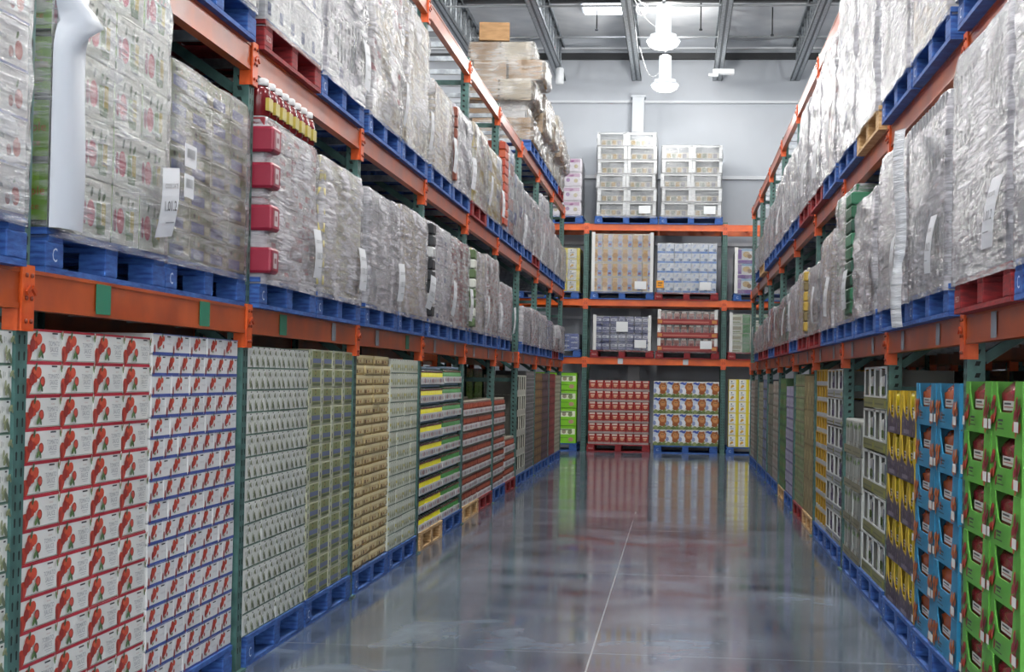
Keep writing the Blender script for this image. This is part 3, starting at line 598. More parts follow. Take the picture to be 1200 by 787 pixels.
        a.rect(0, 0, 1, .24, C('#7d7a62')).rect(.1, .08, .85, .12, C('#5a5846')); out.append(('carton_body', t.mesh('carton_body'), [(0, 0, 0)]))
    elif kind in ('yelopen', 'slotcrate'):
        c1, c2, c3 = ('#b98f1c', '#8f6a14', '#a4a7aa') if kind == 'yelopen' else ('#c6c6b8', '#6a6a62', '#b4b4a8')
        t = MB(); m = C(c1, .5); e = .002; lw = w/2-e; y1 = .008
        t.box(-lw, lw, 0, y1, 0, h*.26, C(c3)).box(-lw, lw, 0, y1, h*.92, h, m)
        for a0, a1 in ((-lw, -lw+.03), (-.03, .03), (lw-.07, lw)): t.box(a0, a1, 0, y1, h*.26, h*.92, m)
        ms = m if kind == 'yelopen' else C('#55554e')  # slotcrate sides are off-white too, the dark colour paints in their shade
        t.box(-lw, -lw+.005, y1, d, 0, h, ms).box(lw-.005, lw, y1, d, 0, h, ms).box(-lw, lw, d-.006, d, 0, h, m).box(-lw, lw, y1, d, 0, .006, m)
        out.append(('tray_box', t.mesh('tray_box'), [(0, 0, 0)]))
        g = MB().bevbox(-w*.17, w*.17, .05, .25, .01, h*.5, C('#5a3f1c' if kind == 'yelopen' else '#4a4a46'), .01); out.append(('packet', g.mesh('packet'), [(-w*.24, 0, 0), (w*.22, 0, 0)]))
    elif kind == 'redjars':   # two wide clear jars in a red tray
        t = MB(); m = C('#8c1f22', .4); lw = w/2-.001
        t.bevbox(-lw, lw, 0, d, 0, h*.97, C('#a02420', .35), .01); a = Art(t, -lw, 0, 2*lw, h, 0)
        a.rect(.0, 0, 1, .2, C('#9a8a86')).rect(.14, .78, .86, .95, C('#c9b4a8')).rect(.1, .25, .9, .74, C('#9c2a22')).ell(.5, .48, .16, C('#c88a6a'), .15).rect(.25, .56, .8, .66, C('#d8b49a')).rect(.3, .28, .7, .34, C('#6a1a18'))
        out.append(('jar_pack', t.mesh('jar_pack'), [(0, 0, 0)]))
    _P[k] = out; return out
COMPO = {'botyellow', 'botgreen', 'jartray', 'bagblue', 'baggreen', 'bagyellow', 'basket', 'darkbox', 'leafbag', 'yelopen', 'slotcrate', 'redjars'}
NM = {'botyellow': ('bottle_case', 'case of bottles'), 'botgreen': ('bottle_case', 'case of bottles'), 'jartray': ('jar_case', 'case of jars'), 'bagblue': ('display_carton', 'display box'), 'baggreen': ('display_carton', 'display box'),
      'bagyellow': ('display_carton', 'display box'), 'basket': ('bottle_carton', 'carton'), 'darkbox': ('bottle_carton', 'carton'), 'leafbag': ('carton', 'carton'), 'yelopen': ('display_tray', 'tray'), 'slotcrate': ('display_tray', 'tray'), 'redjars': ('jar_tray', 'jars')}
def goods(kind, w, h, d, loc, rot, label, group):
    if kind in COMPO:
        pr = build_parts(kind, w, h, d); nm, cat = NM[kind]
        if len(pr) == 1: o = link(nm, pr[0][1], None, loc, rot)
        else:
            o = link(nm, None, None, loc, rot)
            for n_, me, ps in pr:
                for p in ps: link(n_, me, o, p)
        return tag(o, label, cat, group)
    nm = KN.get(kind, 'carton'); return tag(link(nm, prod(kind, w, h, d), None, loc, rot), label, nm.replace('_', ' ') if nm.count('_') < 2 else nm.split('_', 1)[1].replace('_', ' '), group)
# ------------------------------------------------------------------ floor level stacks
def stack(side, u0, u1, top, kind, cols, rows, pal, desc, group, v=.002, alt=None, deep=0, d=.42, nz_=None, z0=0., jit=.003, near=True, plab=None, start_c='left'):
    wd = u1-u0; uc = (u0+u1)/2
    pallet(pal, side, uc, v, z0, plab, near, 'pallets')
    H = top-z0-.144; h = H/rows
    for r in range(rows):
        cc = (alt if alt and r % 2 else cols); w_ = wd/cc
        for lay in range(1+deep):
            for c in range(cc):
                off = wd*((c+.5)/cc-.5); off = off+(0 if side in 'LB' or side == 'LR' else 0)
                uu = uc+off if side[0] in 'LB' else uc-off
                dep = max(jit, 0)+rnd(jit)+(v+.012)+lay*(d+.01)
                loc, rot = place(side, uu, dep, z0+.144+r*h)
                lab = f"{desc}, {ORD[rows-1-r]} row from top, {ORD[c]} from left"
                if lay: lab = f"{desc}, {ORD[rows-1-r]} row from top, {ORD[c]} behind front"
                goods(kind, w_, h, d, loc, rot+rnd(.006 if w_ > .2 else .004), lab, group)
PL = lambda c, n, s: f"{c} wooden pallet, {n} on the {s}"
def num(i): return ORD[i]+' from camera'
LF, RF = 'left floor row', 'right floor row'
# side, u0, u1, top, kind, cols, rows, pallet, description
LFL = [(3.62, 4.78, 1.50, 'leafwhite', 4, 13, 'blue', 'green-trimmed white carton at far left edge'),
 (4.88, 6.07, 1.51, 'tomred', 4, 13, 'blue', 'red-edged white tomato carton'),
 (6.10, 7.32, 1.53, 'tomblue', 5, 17, 'blue', 'blue-edged white tomato carton'),
 (7.50, 8.78, 1.51, 'leafwhite', 4, 13, 'blue', 'white carton with grey-green leaf print'),
 (8.80, 9.98, 1.52, 'bean', 4, 13, 'blue', 'olive green carton with blue-grey label band'),
 (10.12, 11.32, 1.51, 'gold', 4, 21, 'blue', 'shallow golden tan carton'),
 (11.36, 12.56, 1.50, 'yelleaf', 4, 13, 'blue', 'pale carton with yellow-green streaks'),
 (12.74, 14.02, 1.46, 'botyellow', 3, 9, 'tan', 'white tray of yellow-labelled dark bottles'),
 (14.04, 15.30, 1.47, 'botgreen', 3, 9, 'blue', 'white tray of green bottles'),
 (15.36, 16.56, 1.15, 'jartray', 3, 7, 'tan', 'red jar tray beside green bottles'),
 (16.60, 17.78, 1.15, 'jartray', 3, 7, 'red', 'red jar tray in second jar stack'),
 (17.96, 19.14, 1.15, 'jartray', 3, 7, 'blue', 'red jar tray in third jar stack'),
 (19.18, 20.36, .66, 'jartray', 3, 3, 'red', 'red jar tray in lowest stack'),
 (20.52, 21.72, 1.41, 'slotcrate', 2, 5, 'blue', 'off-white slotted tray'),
 (21.76, 22.96, 1.47, 'wavy', 3, 12, 'blue', 'dark grey wavy-print carton'),
 (23.14, 24.34, 1.45, 'browncan', 3, 11, 'blue', 'brown carton in far left row'),
 (24.38, 25.56, 1.45, 'darkcan', 3, 11, 'blue', 'dark purple-brown carton in far left row'),
 (25.76, 26.94, 1.45, 'redcan', 3, 11, 'blue', 'dull red carton in far left row'),
 (26.98, 28.14, 1.43, 'whitecan', 3, 9, 'blue', 'pale green-white carton at left row end')]
for i, (u0, u1, top, kind, cols, rows, pal, desc) in enumerate(LFL):
    stack('L', u0, u1, top, kind, cols, rows, pal, desc, desc+' stack', alt=7 if kind == 'tomblue' else None, deep=1 if kind == 'jartray' else 0, near=i < 9, plab=PL(pal, num(i), LF), jit=.006 if kind == 'gold' else .0018)
RFL = [(6.02, 7.18, 1.405, 'baggreen', 2, 6, 'blue', 'green display box of dark red bags', .34),
 (7.32, 8.62, 1.395, 'bagblue', 2, 6, 'blue', 'blue display box of orange-brown bags', .34),
 (8.66, 9.76, 1.35, 'bagyellow', 2, 5, 'blue', 'purple-grey display box of yellow bags', .34),
 (10.00, 11.2, 1.50, 'basket', 2, 5, 'blue', 'white carton with olive band, bottles inside', .4),
 (11.24, 12.36, 1.13, 'leafbag', 2, 4, 'blue', 'greyish white carton with green leaves', .45),
 (12.62, 13.86, 1.50, 'darkbox', 2, 6, 'blue', 'pale carton with dark purple bottles', .4),
 (13.90, 14.92, 1.50, 'yelopen', 2, 10, 'blue', 'mustard yellow open tray', .4),
 (15.2, 16.3, 1.45, 'tan', 3, 4, 'tan', 'plain tan carton', .4),
 (16.34, 17.52, 1.47, 'greenleaf', 3, 11, 'red', 'green leafy print carton', .4),
 (17.80, 19.0, 1.34, 'lilac', 2, 10, 'blue', 'lilac and white carton', .4),
 (19.04, 20.12, 1.43, 'greenmix', 2, 7, 'tan', 'deep green carton in right row', .4),
 (20.40, 21.58, 1.40, 'mixcan', 2, 8, 'blue', 'white carton with brown print, right row', .4),
 (21.62, 22.72, 1.36, 'greycan', 2, 9, 'blue', 'grey-green carton in far right row', .4),
 (22.95, 24.1, 1.42, 'bluecan', 3, 9, 'blue', 'grey-blue carton in far right row', .4),
 (24.14, 25.3, 1.38, 'whitecan', 3, 9, 'blue', 'pale carton in far right row', .4),
 (25.5, 26.66, 1.42, 'greycan', 3, 9, 'blue', 'olive-grey carton near right row end', .4),
 (26.7, 27.9, 1.40, 'mixcan', 3, 9, 'blue', 'mottled carton at right row end', .4)]
for i, (u0, u1, top, kind, cols, rows, pal, desc, d_) in enumerate(RFL):
    stack('R', u0, u1, top, kind, cols, rows, pal, desc, desc+' stack', v=-.015 if i < 3 else .005, d=d_, near=i < 9, plab=PL(pal, num(i), RF), deep=1 if kind in ('leafbag',) else 0)
BFL = [(-3.06, -1.90, 1.49, 'green', 3, 4, 'blue', 'bright green snack carton'), (-1.67, -.52, 1.36, 'redjars', 8, 6, 'red', 'red pack with pale lid'),
       (-.44, .79, 1.36, 'bear', 5, 4, 'blue', 'white carton with brown furry face and grass'), (.97, 2.1, 1.42, 'yellow', 6, 6, 'blue', 'yellow and white carton')]
for i, (u0, u1, top, kind, cols, rows, pal, desc) in enumerate(BFL):
    stack('B', u0, u1, top, kind, cols, rows, pal, desc, desc+' stack', v=.02, d=.38, near=True, jit=.002, plab=f'{pal} wooden pallet, {ORD[i]} from left on the back floor row')
# dark stacks seen through the gaps, standing in the rows behind
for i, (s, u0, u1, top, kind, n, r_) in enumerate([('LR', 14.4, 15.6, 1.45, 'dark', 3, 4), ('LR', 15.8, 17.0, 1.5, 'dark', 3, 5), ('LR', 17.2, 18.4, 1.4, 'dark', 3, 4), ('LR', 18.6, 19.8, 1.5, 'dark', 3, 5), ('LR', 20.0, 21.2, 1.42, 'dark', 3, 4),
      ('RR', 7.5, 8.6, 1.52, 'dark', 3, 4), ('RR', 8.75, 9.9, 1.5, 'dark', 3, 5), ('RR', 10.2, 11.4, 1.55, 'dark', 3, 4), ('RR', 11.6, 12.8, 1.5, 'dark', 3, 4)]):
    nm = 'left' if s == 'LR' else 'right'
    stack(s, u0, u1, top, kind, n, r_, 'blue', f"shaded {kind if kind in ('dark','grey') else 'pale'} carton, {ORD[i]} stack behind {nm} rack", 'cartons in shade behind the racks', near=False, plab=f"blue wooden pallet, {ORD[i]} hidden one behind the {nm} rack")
# ------------------------------------------------------------------ wrapped loads
_F = {}
def film_mesh(w, d, h, fm, seed, amp, lean=0):
    k = (round(w, 2), round(d, 2), round(h, 2), fm, seed, amp, lean)
    if k in _F: return _F[k]
    per = []; r = .03; NS = 26; ND = 14
    hw = w/2+.012; y0, y1 = -.014, d+.014
    def seg(a, b, n): return [(a[0]+(b[0]-a[0])*i/n, a[1]+(b[1]-a[1])*i/n) for i in range(n)]
    per += seg((-hw+r, y0), (hw-r, y0), NS)+[(hw-r, y0), (hw-r*.3, y0+r*.3)]+seg((hw, y0+r), (hw, y1-r), ND)+[(hw, y1-r)]+seg((hw-r, y1), (-hw+r, y1), NS//2)+[(-hw+r, y1)]+seg((-hw, y1-r), (-hw, y0+r), ND)+[(-hw, y0+r), (-hw+r*.3, y0+r*.3)]
    n = len(per); NZ = 34; vs = []; cx, cy = 0, d/2
    for j in range(NZ+1):
        t = j/NZ; z = -.03+(h+.035)*t
        for i, (x, y) in enumerate(per):
            q = Vector((x*1.5+seed*7.3, y*1.5, z*12+x*3.5))
            g = (noise.noise(q*.8)*amp+noise.noise(q*2.7)*amp*.3)*.6
            g += .25*amp*max(0, math.sin(t*21+x*3+seed))
            dx, dy = x-cx, y-cy; l = math.hypot(dx/w, dy/d)+1e-6
            nxn, nyn = dx/w/l, dy/d/l
            tap = -.02*max(0, t-.9)*10
            vs.append((x+nxn*(max(g, -.008)+tap)+lean*t*t, y+nyn*(max(g, -.008)+tap), z+.012*noise.noise(Vector((x*4, y*4, seed)))*t))
    fs = [(j*n+i, j*n+(i+1) % n, (j+1)*n+(i+1) % n, (j+1)*n+i) for j in range(NZ) for i in range(n)]
    fs.append(tuple(range(NZ*n, NZ*n+n)))
    me = MB().add(vs, fs, FILM[fm], True).mesh('stretch_wrap'); _F[k] = me; return me
def sheet_mesh(text=True, w=.17, h=.26):
    b = MB(); m = mat('#d9dbdf', .5, 0, 0)
    vs = []; N = 5
    for j in range(N+1):
        t = j/N
        for x in (-w/2, w/2): vs.append((x+(.06*(t-.5)), -.012*math.sin(t*3.1), h*t))
    b.add(vs, [(2*j, 2*j+1, 2*j+3, 2*j+2) for j in range(N)], m)
    b.add([(x, y+.0015, z) for x, y, z in vs], [(2*j, 2*j+2, 2*j+3, 2*j+1) for j in range(N)], m)
    if text:
        a = Art(b, -w/2, 0, w, h, -.014); a.txt('CODE DATE', .54, .74, .13, INK, .78).txt('1.01.2', .5, .45, .22, INK, .7).rect(.2, .2, .7, .22, GY)
    return b.mesh('date_sheet')
SHEET_T, SHEET = sheet_mesh(True), sheet_mesh(True, .16, .3)
def load(side, u, z, kind, cols, rows, H, film, label, group, W_=1.14, D_=.96, v=-.06, seed=0, amp=.014, lean=0, sheet=.38, extra=None, deep=1, lw=0, tilt=0, alt=None, sheet_v=.06):
    loc, rot = place(side, u, v, z); R = link('wrapped_load', None, None, loc, rot+rnd(.012)+tilt); tag(R, label, 'wrapped load', group)
    h = H/rows; d = D_/(deep+1)
    for r in range(rows):
        kk = kind[(r*7) % len(kind)] if isinstance(kind, (list, tuple)) else kind
        for c in range(cols):
            if isinstance(kind, (list, tuple)): kk = kind[(r*5+c*3+r*c+seed) % len(kind)]
            x = W_*((c+.5)/cols-.5)
            for l in range(deep+1):
                if l == 1 and 0 < c < cols-1: continue
                if kk in COMPO: link('carton', build_parts(kk, W_/cols, h, d)[0][1], R, (x+rnd(.003), l*d+.004, r*h))
                else: link('carton', prod(kk, W_/cols, h, d), R, (x+rnd(.003)+(.016*math.sin(r*2.3+seed) if kk == 'crate' else 0)+lean*(r/rows)**2, l*(d+.002)+.004+rnd(.002), r*h))
    link('stretch_wrap', film_mesh(W_, D_, H, film, seed % 5, amp, lean), R)
    if sheet is not None:
        s = link('date_sheet', SHEET_T if z < 2 and u < 12 else SHEET, R, (W_*sheet, -.05, sheet_v)); s.rotation_euler = (rnd(.1), rnd(.12), rnd(.1))
    if extra: extra(R, W_, D_, H)
    return R
# extras
def x_cornersheet(R, W_, D_, H):          # folded white plastic sheet over the near corner
    b = MB(); m = mat('#bfc5cd', .35, 0, 0); N = 26; x0 = -W_/2-.02; vs = []
    for j in range(N+1):
        z = H*j/N; k = .12*math.exp(-((z-H*.66)/.05)**2); q = .012*math.sin(z*9)
        vs += [(x0+k*.3, -.01, z), (x0+.012+k*.6, -.04-k*.3, z), (x0+.1+q+k*.7, -.05-k*.5, z), (x0+.19+q+k*.3, -.046, z), (x0+.22+q, -.036, z)]
    b.add(vs, [(5*j+i, 5*j+i+1, 5*j+i+6, 5*j+i+5) for j in range(N) for i in range(4)], m, True)
    link('plastic_sheet', b.mesh('plastic_sheet'), R)
def x_barcodes(R, W_, D_, H):
    b = MB()
    for z, w in ((.36, .15), (.24, .12)):
        b.box(-W_/2+.03, -W_/2+.03+w, -.052, -.05, z, z+.09, mat('#d9dbdf', .5, 0, 0)); a = Art(b, -W_/2+.03, z, w, .09, -.053)
        for q in range(9): a.rect(.15+q*.07, .4, .18+q*.07, .8, INK)
    link('barcode_label', b.mesh('barcode_label'), R)
def jar_me(red='#6a1a1e'):
    b = MB(); b.lathe(0, 0, [(.05, 0), (.062, .01), (.064, .1), (.06, .13), (.045, .15)], C(red, .15), 18); b.box(-.04, .04, -.067, -.05, .03, .09, C('#b9a84c', .4)); return b.mesh('jar')
JAR = jar_me(); LID = MB().lathe(0, 0, [(.048, .15), (.052, .155), (.052, .18), (.046, .186)], C('#dcdcdc', .4), 18).mesh('lid')
def x_jartop(R, W_, D_, H):
    for k in range(8):
        for y in (.06, .2):
            j = link('jar', JAR, R, (-W_/2+.07+k*.14, y, H+.004)); link('lid', LID, j)
    for z in (.06, .26, .46, .66):
        z = min(z, H-.13); e = MB(); e.bevbox(-W_/2-.035, -W_/2+.12, -.05, .3, z-.04, z+.08, C('#8f2038', .4), .012); a = Art(e, -W_/2-.035, z-.04, .15, .12, -.05); a.rect(.3, .2, .75, .8, C('#c4b8b8')).rect(.4, .4, .65, .6, C('#8a5a60')); link('tray_end', e.mesh('tray_end'), R)
def x_lidcol(hx):
    def f(R, W_, D_, H):
        e = MB(); z = .03
        while z < H-.07:
            e.lathe(-W_/2+.04, .05, [(.055, z), (.068, z+.012), (.068, z+.06), (.05, z+.072)], C(hx, .35), 14); z += .096
        link('jar_column', e.mesh('jar_column'), R)
    return f
def x_edge(hx, wd=.1):                    # bare goods showing down the near edge
    def f(R, W_, D_, H):
        e = MB(); z = .02
        while z < H-.09:
            e.bevbox(-W_/2-.045, -W_/2+wd, -.035, .3, z, z+.085, C(hx[int(z*10) % len(hx)], .4), .01); z += .092
        link('goods_column', e.mesh('goods_column'), R)
    return f
def x_redge(hx, wd=.12, y=-.035):                 # the same on the other end (right rack's near end)
    def f(R, W_, D_, H):
        e = MB(); z = .02
        while z < H-.09:
            e.bevbox(W_/2-wd, W_/2+.045, y, .3, z, z+.085, C(hx[int(z*10) % len(hx)], .4), .01); z += .092
        link('goods_column', e.mesh('goods_column'), R)
    return f
def x_hang(R, W_, D_, H):                 # loose tail of film hanging down the far edge
    b = MB(); N = 30; vs = []; x0 = -W_/2+.04
    for j in range(N+1):
        t = j/N; z = H-.02-(H+.14)*t; wv = .1 if abs(t-.68) > .03 else .035
        for i in range(5):
            q = i/4-.5; vs.append((x0+q*wv*2+.02*math.sin(t*7), -.07-.02*math.cos(q*6)-.012*math.sin(t*9), z))
    b.add(vs, [(5*j+i, 5*j+i+1, 5*j+i+6, 5*j+i+5) for j in range(N) for i in range(4)], FILM['sheet'], True); link('film_tail', b.mesh('film_tail'), R)
def x_ridges(R, W_, D_, H):                # crate ribs showing through the film
    b = MB()
    for z0, z1 in ((.12, .4), (.55, .85)):
        for k in range(12): x = -W_/2+.05+k*.095; b.box(x, x+.03, -.012, -.004, z0, z1, C('#8a8a8c'))
    link('crate_ribs', b.mesh('crate_ribs'), R)
def x_boards(R, W_, D_, H):                # white corner boards and top frame
    b = MB(); m = C('#d6d6d4'); 
    for x in (-W_/2-.015, W_/2-.045): link('corner_board', MB().box(x, x+.06, -.02, .03, 0, H+.03, m).mesh('corner_board'), R)
def x_tag(R, W_, D_, H):
    link('paper_label', MB().box(-.11, .11, -.065, -.063, H*.55, H*.55+.19, C('#e2e4e6')).mesh('paper_label'), R)
def x_tag2(R, W_, D_, H):
    link('paper_label', MB().box(.24, .46, -.05, -.048, .05, .2, C('#e2e4e6')).mesh('paper_label'), R)
def x_yelltag(R, W_, D_, H):
    b = MB().box(-W_/2-.01, -W_/2+.13, -.05, -.048, .08, .22, C('#f0a020')); Art(b, -W_/2-.01, .08, .14, .14, -.051).rect(.2, .6, .8, .75, INK).rect(.2, .3, .7, .42, INK); link('yellow_label', b.mesh('yellow_label'), R); x_tag2(R, W_, D_, H)
SEL = lambda n, s: f'{ORD[n]} from camera on {s}'
def rows_of(side, z, y0, shelf, specs, halves):
    n = 0; seq = []
    for idx, sp in specs:                    # idx = bay*2+half
        if sp is None: continue
        bay, half = idx//2, idx % 2
        u = y0+bay*BAY+(.08+.6 if half == 0 else 1.32+.6)+sp.get('du', 0); dv = sp.get('dv', -.035 if side == 'L' else -.06)
        near = u < 13.5; pc = sp['pal']; nm = SEL(n, shelf)
        if sp.get('noload') is None:
            load(side, u, z+.144, sp['k'], sp.get('c', 4), sp.get('r', 7), sp['H'], sp.get('f', 'milk'), f"wrapped load of {sp['d']}, {nm}", 'wrapped loads on the '+shelf,
                seed=idx+sp.get('s', 0), amp=sp.get('a', .014), lean=sp.get('lean', 0), sheet=sp.get('sh', .38), extra=sp.get('x'), deep=1 if near else (1 if sp.get('deep') else 0), W_=sp.get('W', 1.15), D_=sp.get('D', .96), v=dv)
        pallet(pc, side, u, dv, z, f"{pc} wooden pallet, {nm}", near, 'pallets on the '+shelf); n += 1
def S(k, H, pal, d, **kw): return dict(k=k, H=H, pal=pal, d=d, **kw)
base = 1.689+.144
rows_of('L', L1, YL0, 'left lower shelf', [
 (-1, S('tomsmall', 1.0, 'blue', 'small white tomato cartons', c=4, r=7, f='clear', sh=None, dv=-.05, du=-.03)),
 (0, S('apple', 1.02, 'blue', 'white apple juice cartons', c=4, r=5, f='clear', x=x_cornersheet, W=1.15, a=.01, dv=0, du=.085)),
 (1, S('olive', .78, 'blue', 'grey-brown cartons', c=4, r=7, f='clear', x=x_barcodes, sh=None, a=.012, dv=0, du=.05)),
 (2, S(['red', 'whitered', 'whitered'], .76, 'blue', 'red jars with white lids', c=4, r=6, f='heavy', x=x_jartop)),
 (3, S('cream', .75, 'blue', 'cream lidded tubs', c=4, r=8, f='heavy', x=x_lidcol('#cdbf78'))),
 (4, S('grey', .73, 'blue', 'pale grey cartons', c=3, r=6, f='heavy')),
 (5, S('tape', .76, 'blue', 'beige cartons', c=3, r=6, f='heavy')),
 (6, S('white', .77, 'blue', 'white and dark goods', f='heavy', x=x_edge(['#22252a', '#c8c8c8', '#35383c']), c=3, r=5)),
 (7, S(['whitered', 'red', 'red'], .76, 'blue', 'dark red cartons', f='milk', c=3, r=8)),
 (8, S('cream', .77, 'blue', 'cream cartons with green dots', f='heavy', x=x_edge(['#5a7048', '#d4d6cc']), c=3, r=6)),
 (9, S('whitered', .8, 'blue', 'pale pink cartons', f='milk', c=3, r=6)),
 (10, S('whitered', .6, 'blue', 'rosy white cartons', f='heavy', c=3, r=6)),
 (12, S('grey', .45, 'blue', 'light grey cartons', f='heavy', c=3, r=4)), (13, S('whitered', .48, 'blue', 'greyish pink cartons', f='heavy', c=3, r=4)),
 (14, S('white', .46, 'blue', 'low white cartons', f='heavy', c=3, r=4)), (15, S('blueb', .42, 'blue', 'blue cartons', f='milk', c=3, r=4)),
 (16, S('red', .2, 'red', 'low red cartons', f='milk', c=3, r=2)), (17, S('grey', .42, 'blue', 'silver grey cartons', f='heavy', c=3, r=4))], 0)
rows_of('L', L2, YL0, 'left middle shelf', [
 (1, S('white', 1.15, 'blue', 'white cartons at top left', f='milk', c=3, r=5)),
 (2, S('white', 1.2, 'red', 'white cartons with blue squares', f='clear', c=5, r=5, a=.01, sh=None)),
 (3, S('white', 1.25, 'blue', 'white rippled goods', f='heavy', c=3, r=5, a=.035, x=x_ridges)),
 (4, S(['whitered', 'tape', 'whitered'], 1.05, 'blue', 'pink and red bags', f='milk', c=3, r=6, a=.035)),
 (5, S('tape', 1.0, 'blue', 'beige-taped white cartons', f='milk', c=4, r=6, a=.02)),
 (6, S('tape', .68, 'blue', 'tan and white cartons', f='milk', c=3, r=5)),
 (7, S('grey', .7, 'blue', 'grey sloping goods', f='heavy', c=3, r=4, a=.03, x=x_edge(['#8a4a38'], .04))),
 (8, S(['yell', 'tape', 'whitered', 'cream'], .75, 'red', 'yellow and tan boxes', f='clear', c=4, r=6, a=.03)),
 (9, S(['yell', 'cream', 'white'], .7, 'blue', 'golden yellow boxes', f='clear', c=3, r=6, a=.03)),
 (10, S(['orange', 'orange', 'white', 'blueb', 'whitered'], .95, 'blue', 'orange-red boxes over white ones', f='clear', c=3, r=7, x=x_edge(['#b4442a', '#c05a38', '#b4442a'], .3))),
 (11, S(['white', 'blueb', 'grey'], .75, 'blue', 'grey and blue boxes', f='clear', c=3, r=5, a=.03)),
 (12, S('white', .7, 'blue', 'white bulging packs', f='heavy', c=3, r=5, a=.04)), (13, S(['white', 'whitered'], .72, 'red', 'white packs with pink labels', f='milk', c=3, r=5, a=.03)),
 (14, S('white', .95, 'blue', 'tall white sacks', f='heavy', c=3, r=5)), (15, S('grey', .75, 'blue', 'tall pale grey cartons', f='heavy', c=3, r=5)),
 (16, S('white', .6, 'blue', 'white drums', f='milk', c=3, r=4)), (17, S('cream', .55, 'blue', 'cream sacks', f='milk', c=3, r=4))], 0)
def brown_load(u, z, layers, W_, D_, label, seed, lean=.0, dv=-.04):
    """layers: (height, left inset, right inset, front inset, number of boxes, kind)"""
    rg = random.Random(seed); loc, rot = place('L', u, dv, z); R = link('wrapped_load', None, None, loc, rot); tag(R, label, 'wrapped load', 'wrapped loads on the left top shelf')
    zz = 0; prof = []; H = sum(l[0] for l in layers)
    for (h, il, ir, fi, n, kk) in layers:
        x0, x1 = -W_/2+il, W_/2-ir; ws = [rg.uniform(.7, 1.3) for _ in range(n)]; t = sum(ws); x = x0
        prof.append((zz+.02, x0, x1, fi)); prof.append((zz+h-.02, x0, x1, fi))
        for q in range(n):
            wd = (x1-x0)*ws[q]/t; hh = h*(1 if q % 2 == 0 else rg.uniform(.8, 1)); d2 = D_-fi-rg.uniform(0, .12)
            c = link('carton', prod(kk if q % 2 == 0 else 'brown', wd, hh, d2/2), R, (x+wd/2, fi+rg.uniform(0, .04), zz), rg.uniform(-.05, .05))
            if q in (0, n-1): link('carton', prod('brown', wd, hh, d2/2), R, (x+wd/2, fi+d2/2+.05, zz), rg.uniform(-.04, .04))
            x += wd
        zz += h
    # film following the stepped outline
    NS, NDp, NZ = 20, 12, 40; vs = []
    for j in range(NZ+1):
        zt = H*j/NZ; k = 0
        while k < len(prof)-2 and prof[k+1][0] < zt: k += 1
        a, b = prof[k], prof[k+1]; t = min(max((zt-a[0])/max(b[0]-a[0], .001), 0), 1)
        xl, xr, f = [a[q]+(b[q]-a[q])*t for q in (1, 2, 3)]; xl -= .03; xr += .03; f -= .035
        per = [(xl+(xr-xl)*i/NS, f) for i in range(NS)]+[(xr, f+(D_+.03-f)*i/NDp) for i in range(NDp)]+[(xr+(xl-xr)*i/NS, D_+.03) for i in range(NS)]+[(xl, D_+.03+(f-D_-.03)*i/NDp) for i in range(NDp)]
        for (x, y) in per:
            g = .028*noise.noise(Vector((x*4+seed, y*4, zt*8)))+.015*noise.noise(Vector((x*11+seed, y*11, zt*17)))
            vs.append((x+g*(1 if x > 0 else -1), y-g, zt+.01*g))
    n = 2*NS+2*NDp
    fs = [(j*n+i, j*n+(i+1) % n, (j+1)*n+(i+1) % n, (j+1)*n+i) for j in range(NZ) for i in range(n)]+[tuple(range(NZ*n, NZ*n+n))]
    link('stretch_wrap', MB().add(vs, fs, FILM['shiny'], True).mesh('stretch_wrap'), R)
    pallet('blue' if seed != 6 else 'red', 'L', u, dv, z-.144, f"{'blue' if seed != 6 else 'red'} wooden pallet, {ORD[min(seed-1, 4)]} from camera on left top shelf", False, 'pallets on the left top shelf')
TS = L3+.144
brown_load(21.72, TS, [(.3, .0, .05, .0, 2, 'brown'), (.22, .06, .0, .08, 2, 'white'), (.28, -.04, .0, -.02, 2, 'tape'), (.26, .02, .06, -.14, 3, 'brown'), (.24, .06, .2, .02, 2, 'tape')], 1.1, .82, 'tall film-wrapped load of mixed brown cartons leaning over the aisle', 1)
brown_load(22.98, TS, [(.28, .02, .05, .02, 2, 'tape'), (.3, .0, .02, -.06, 2, 'brown'), (.28, .05, .1, -.04, 2, 'brown'), (.24, .3, .3, .1, 1, 'brown')], 1.08, .8, 'brown carton load stepped at its top, second from camera on left top shelf', 2)
brown_load(24.25, TS, [(.34, .02, .05, .02, 2, 'brown'), (.3, .0, .02, -.08, 2, 'tape'), (.3, .1, .1, .0, 2, 'brown')], 1.08, .8, 'beige and brown carton load, third from camera on left top shelf', 3)
brown_load(25.5, TS, [(.3, .02, .05, .02, 2, 'tape'), (.34, .05, .02, -.1, 2, 'brown'), (.3, .0, .1, -.04, 2, 'tape')], 1.08, .8, 'bulging brown carton load, fourth from camera on left top shelf', 4)
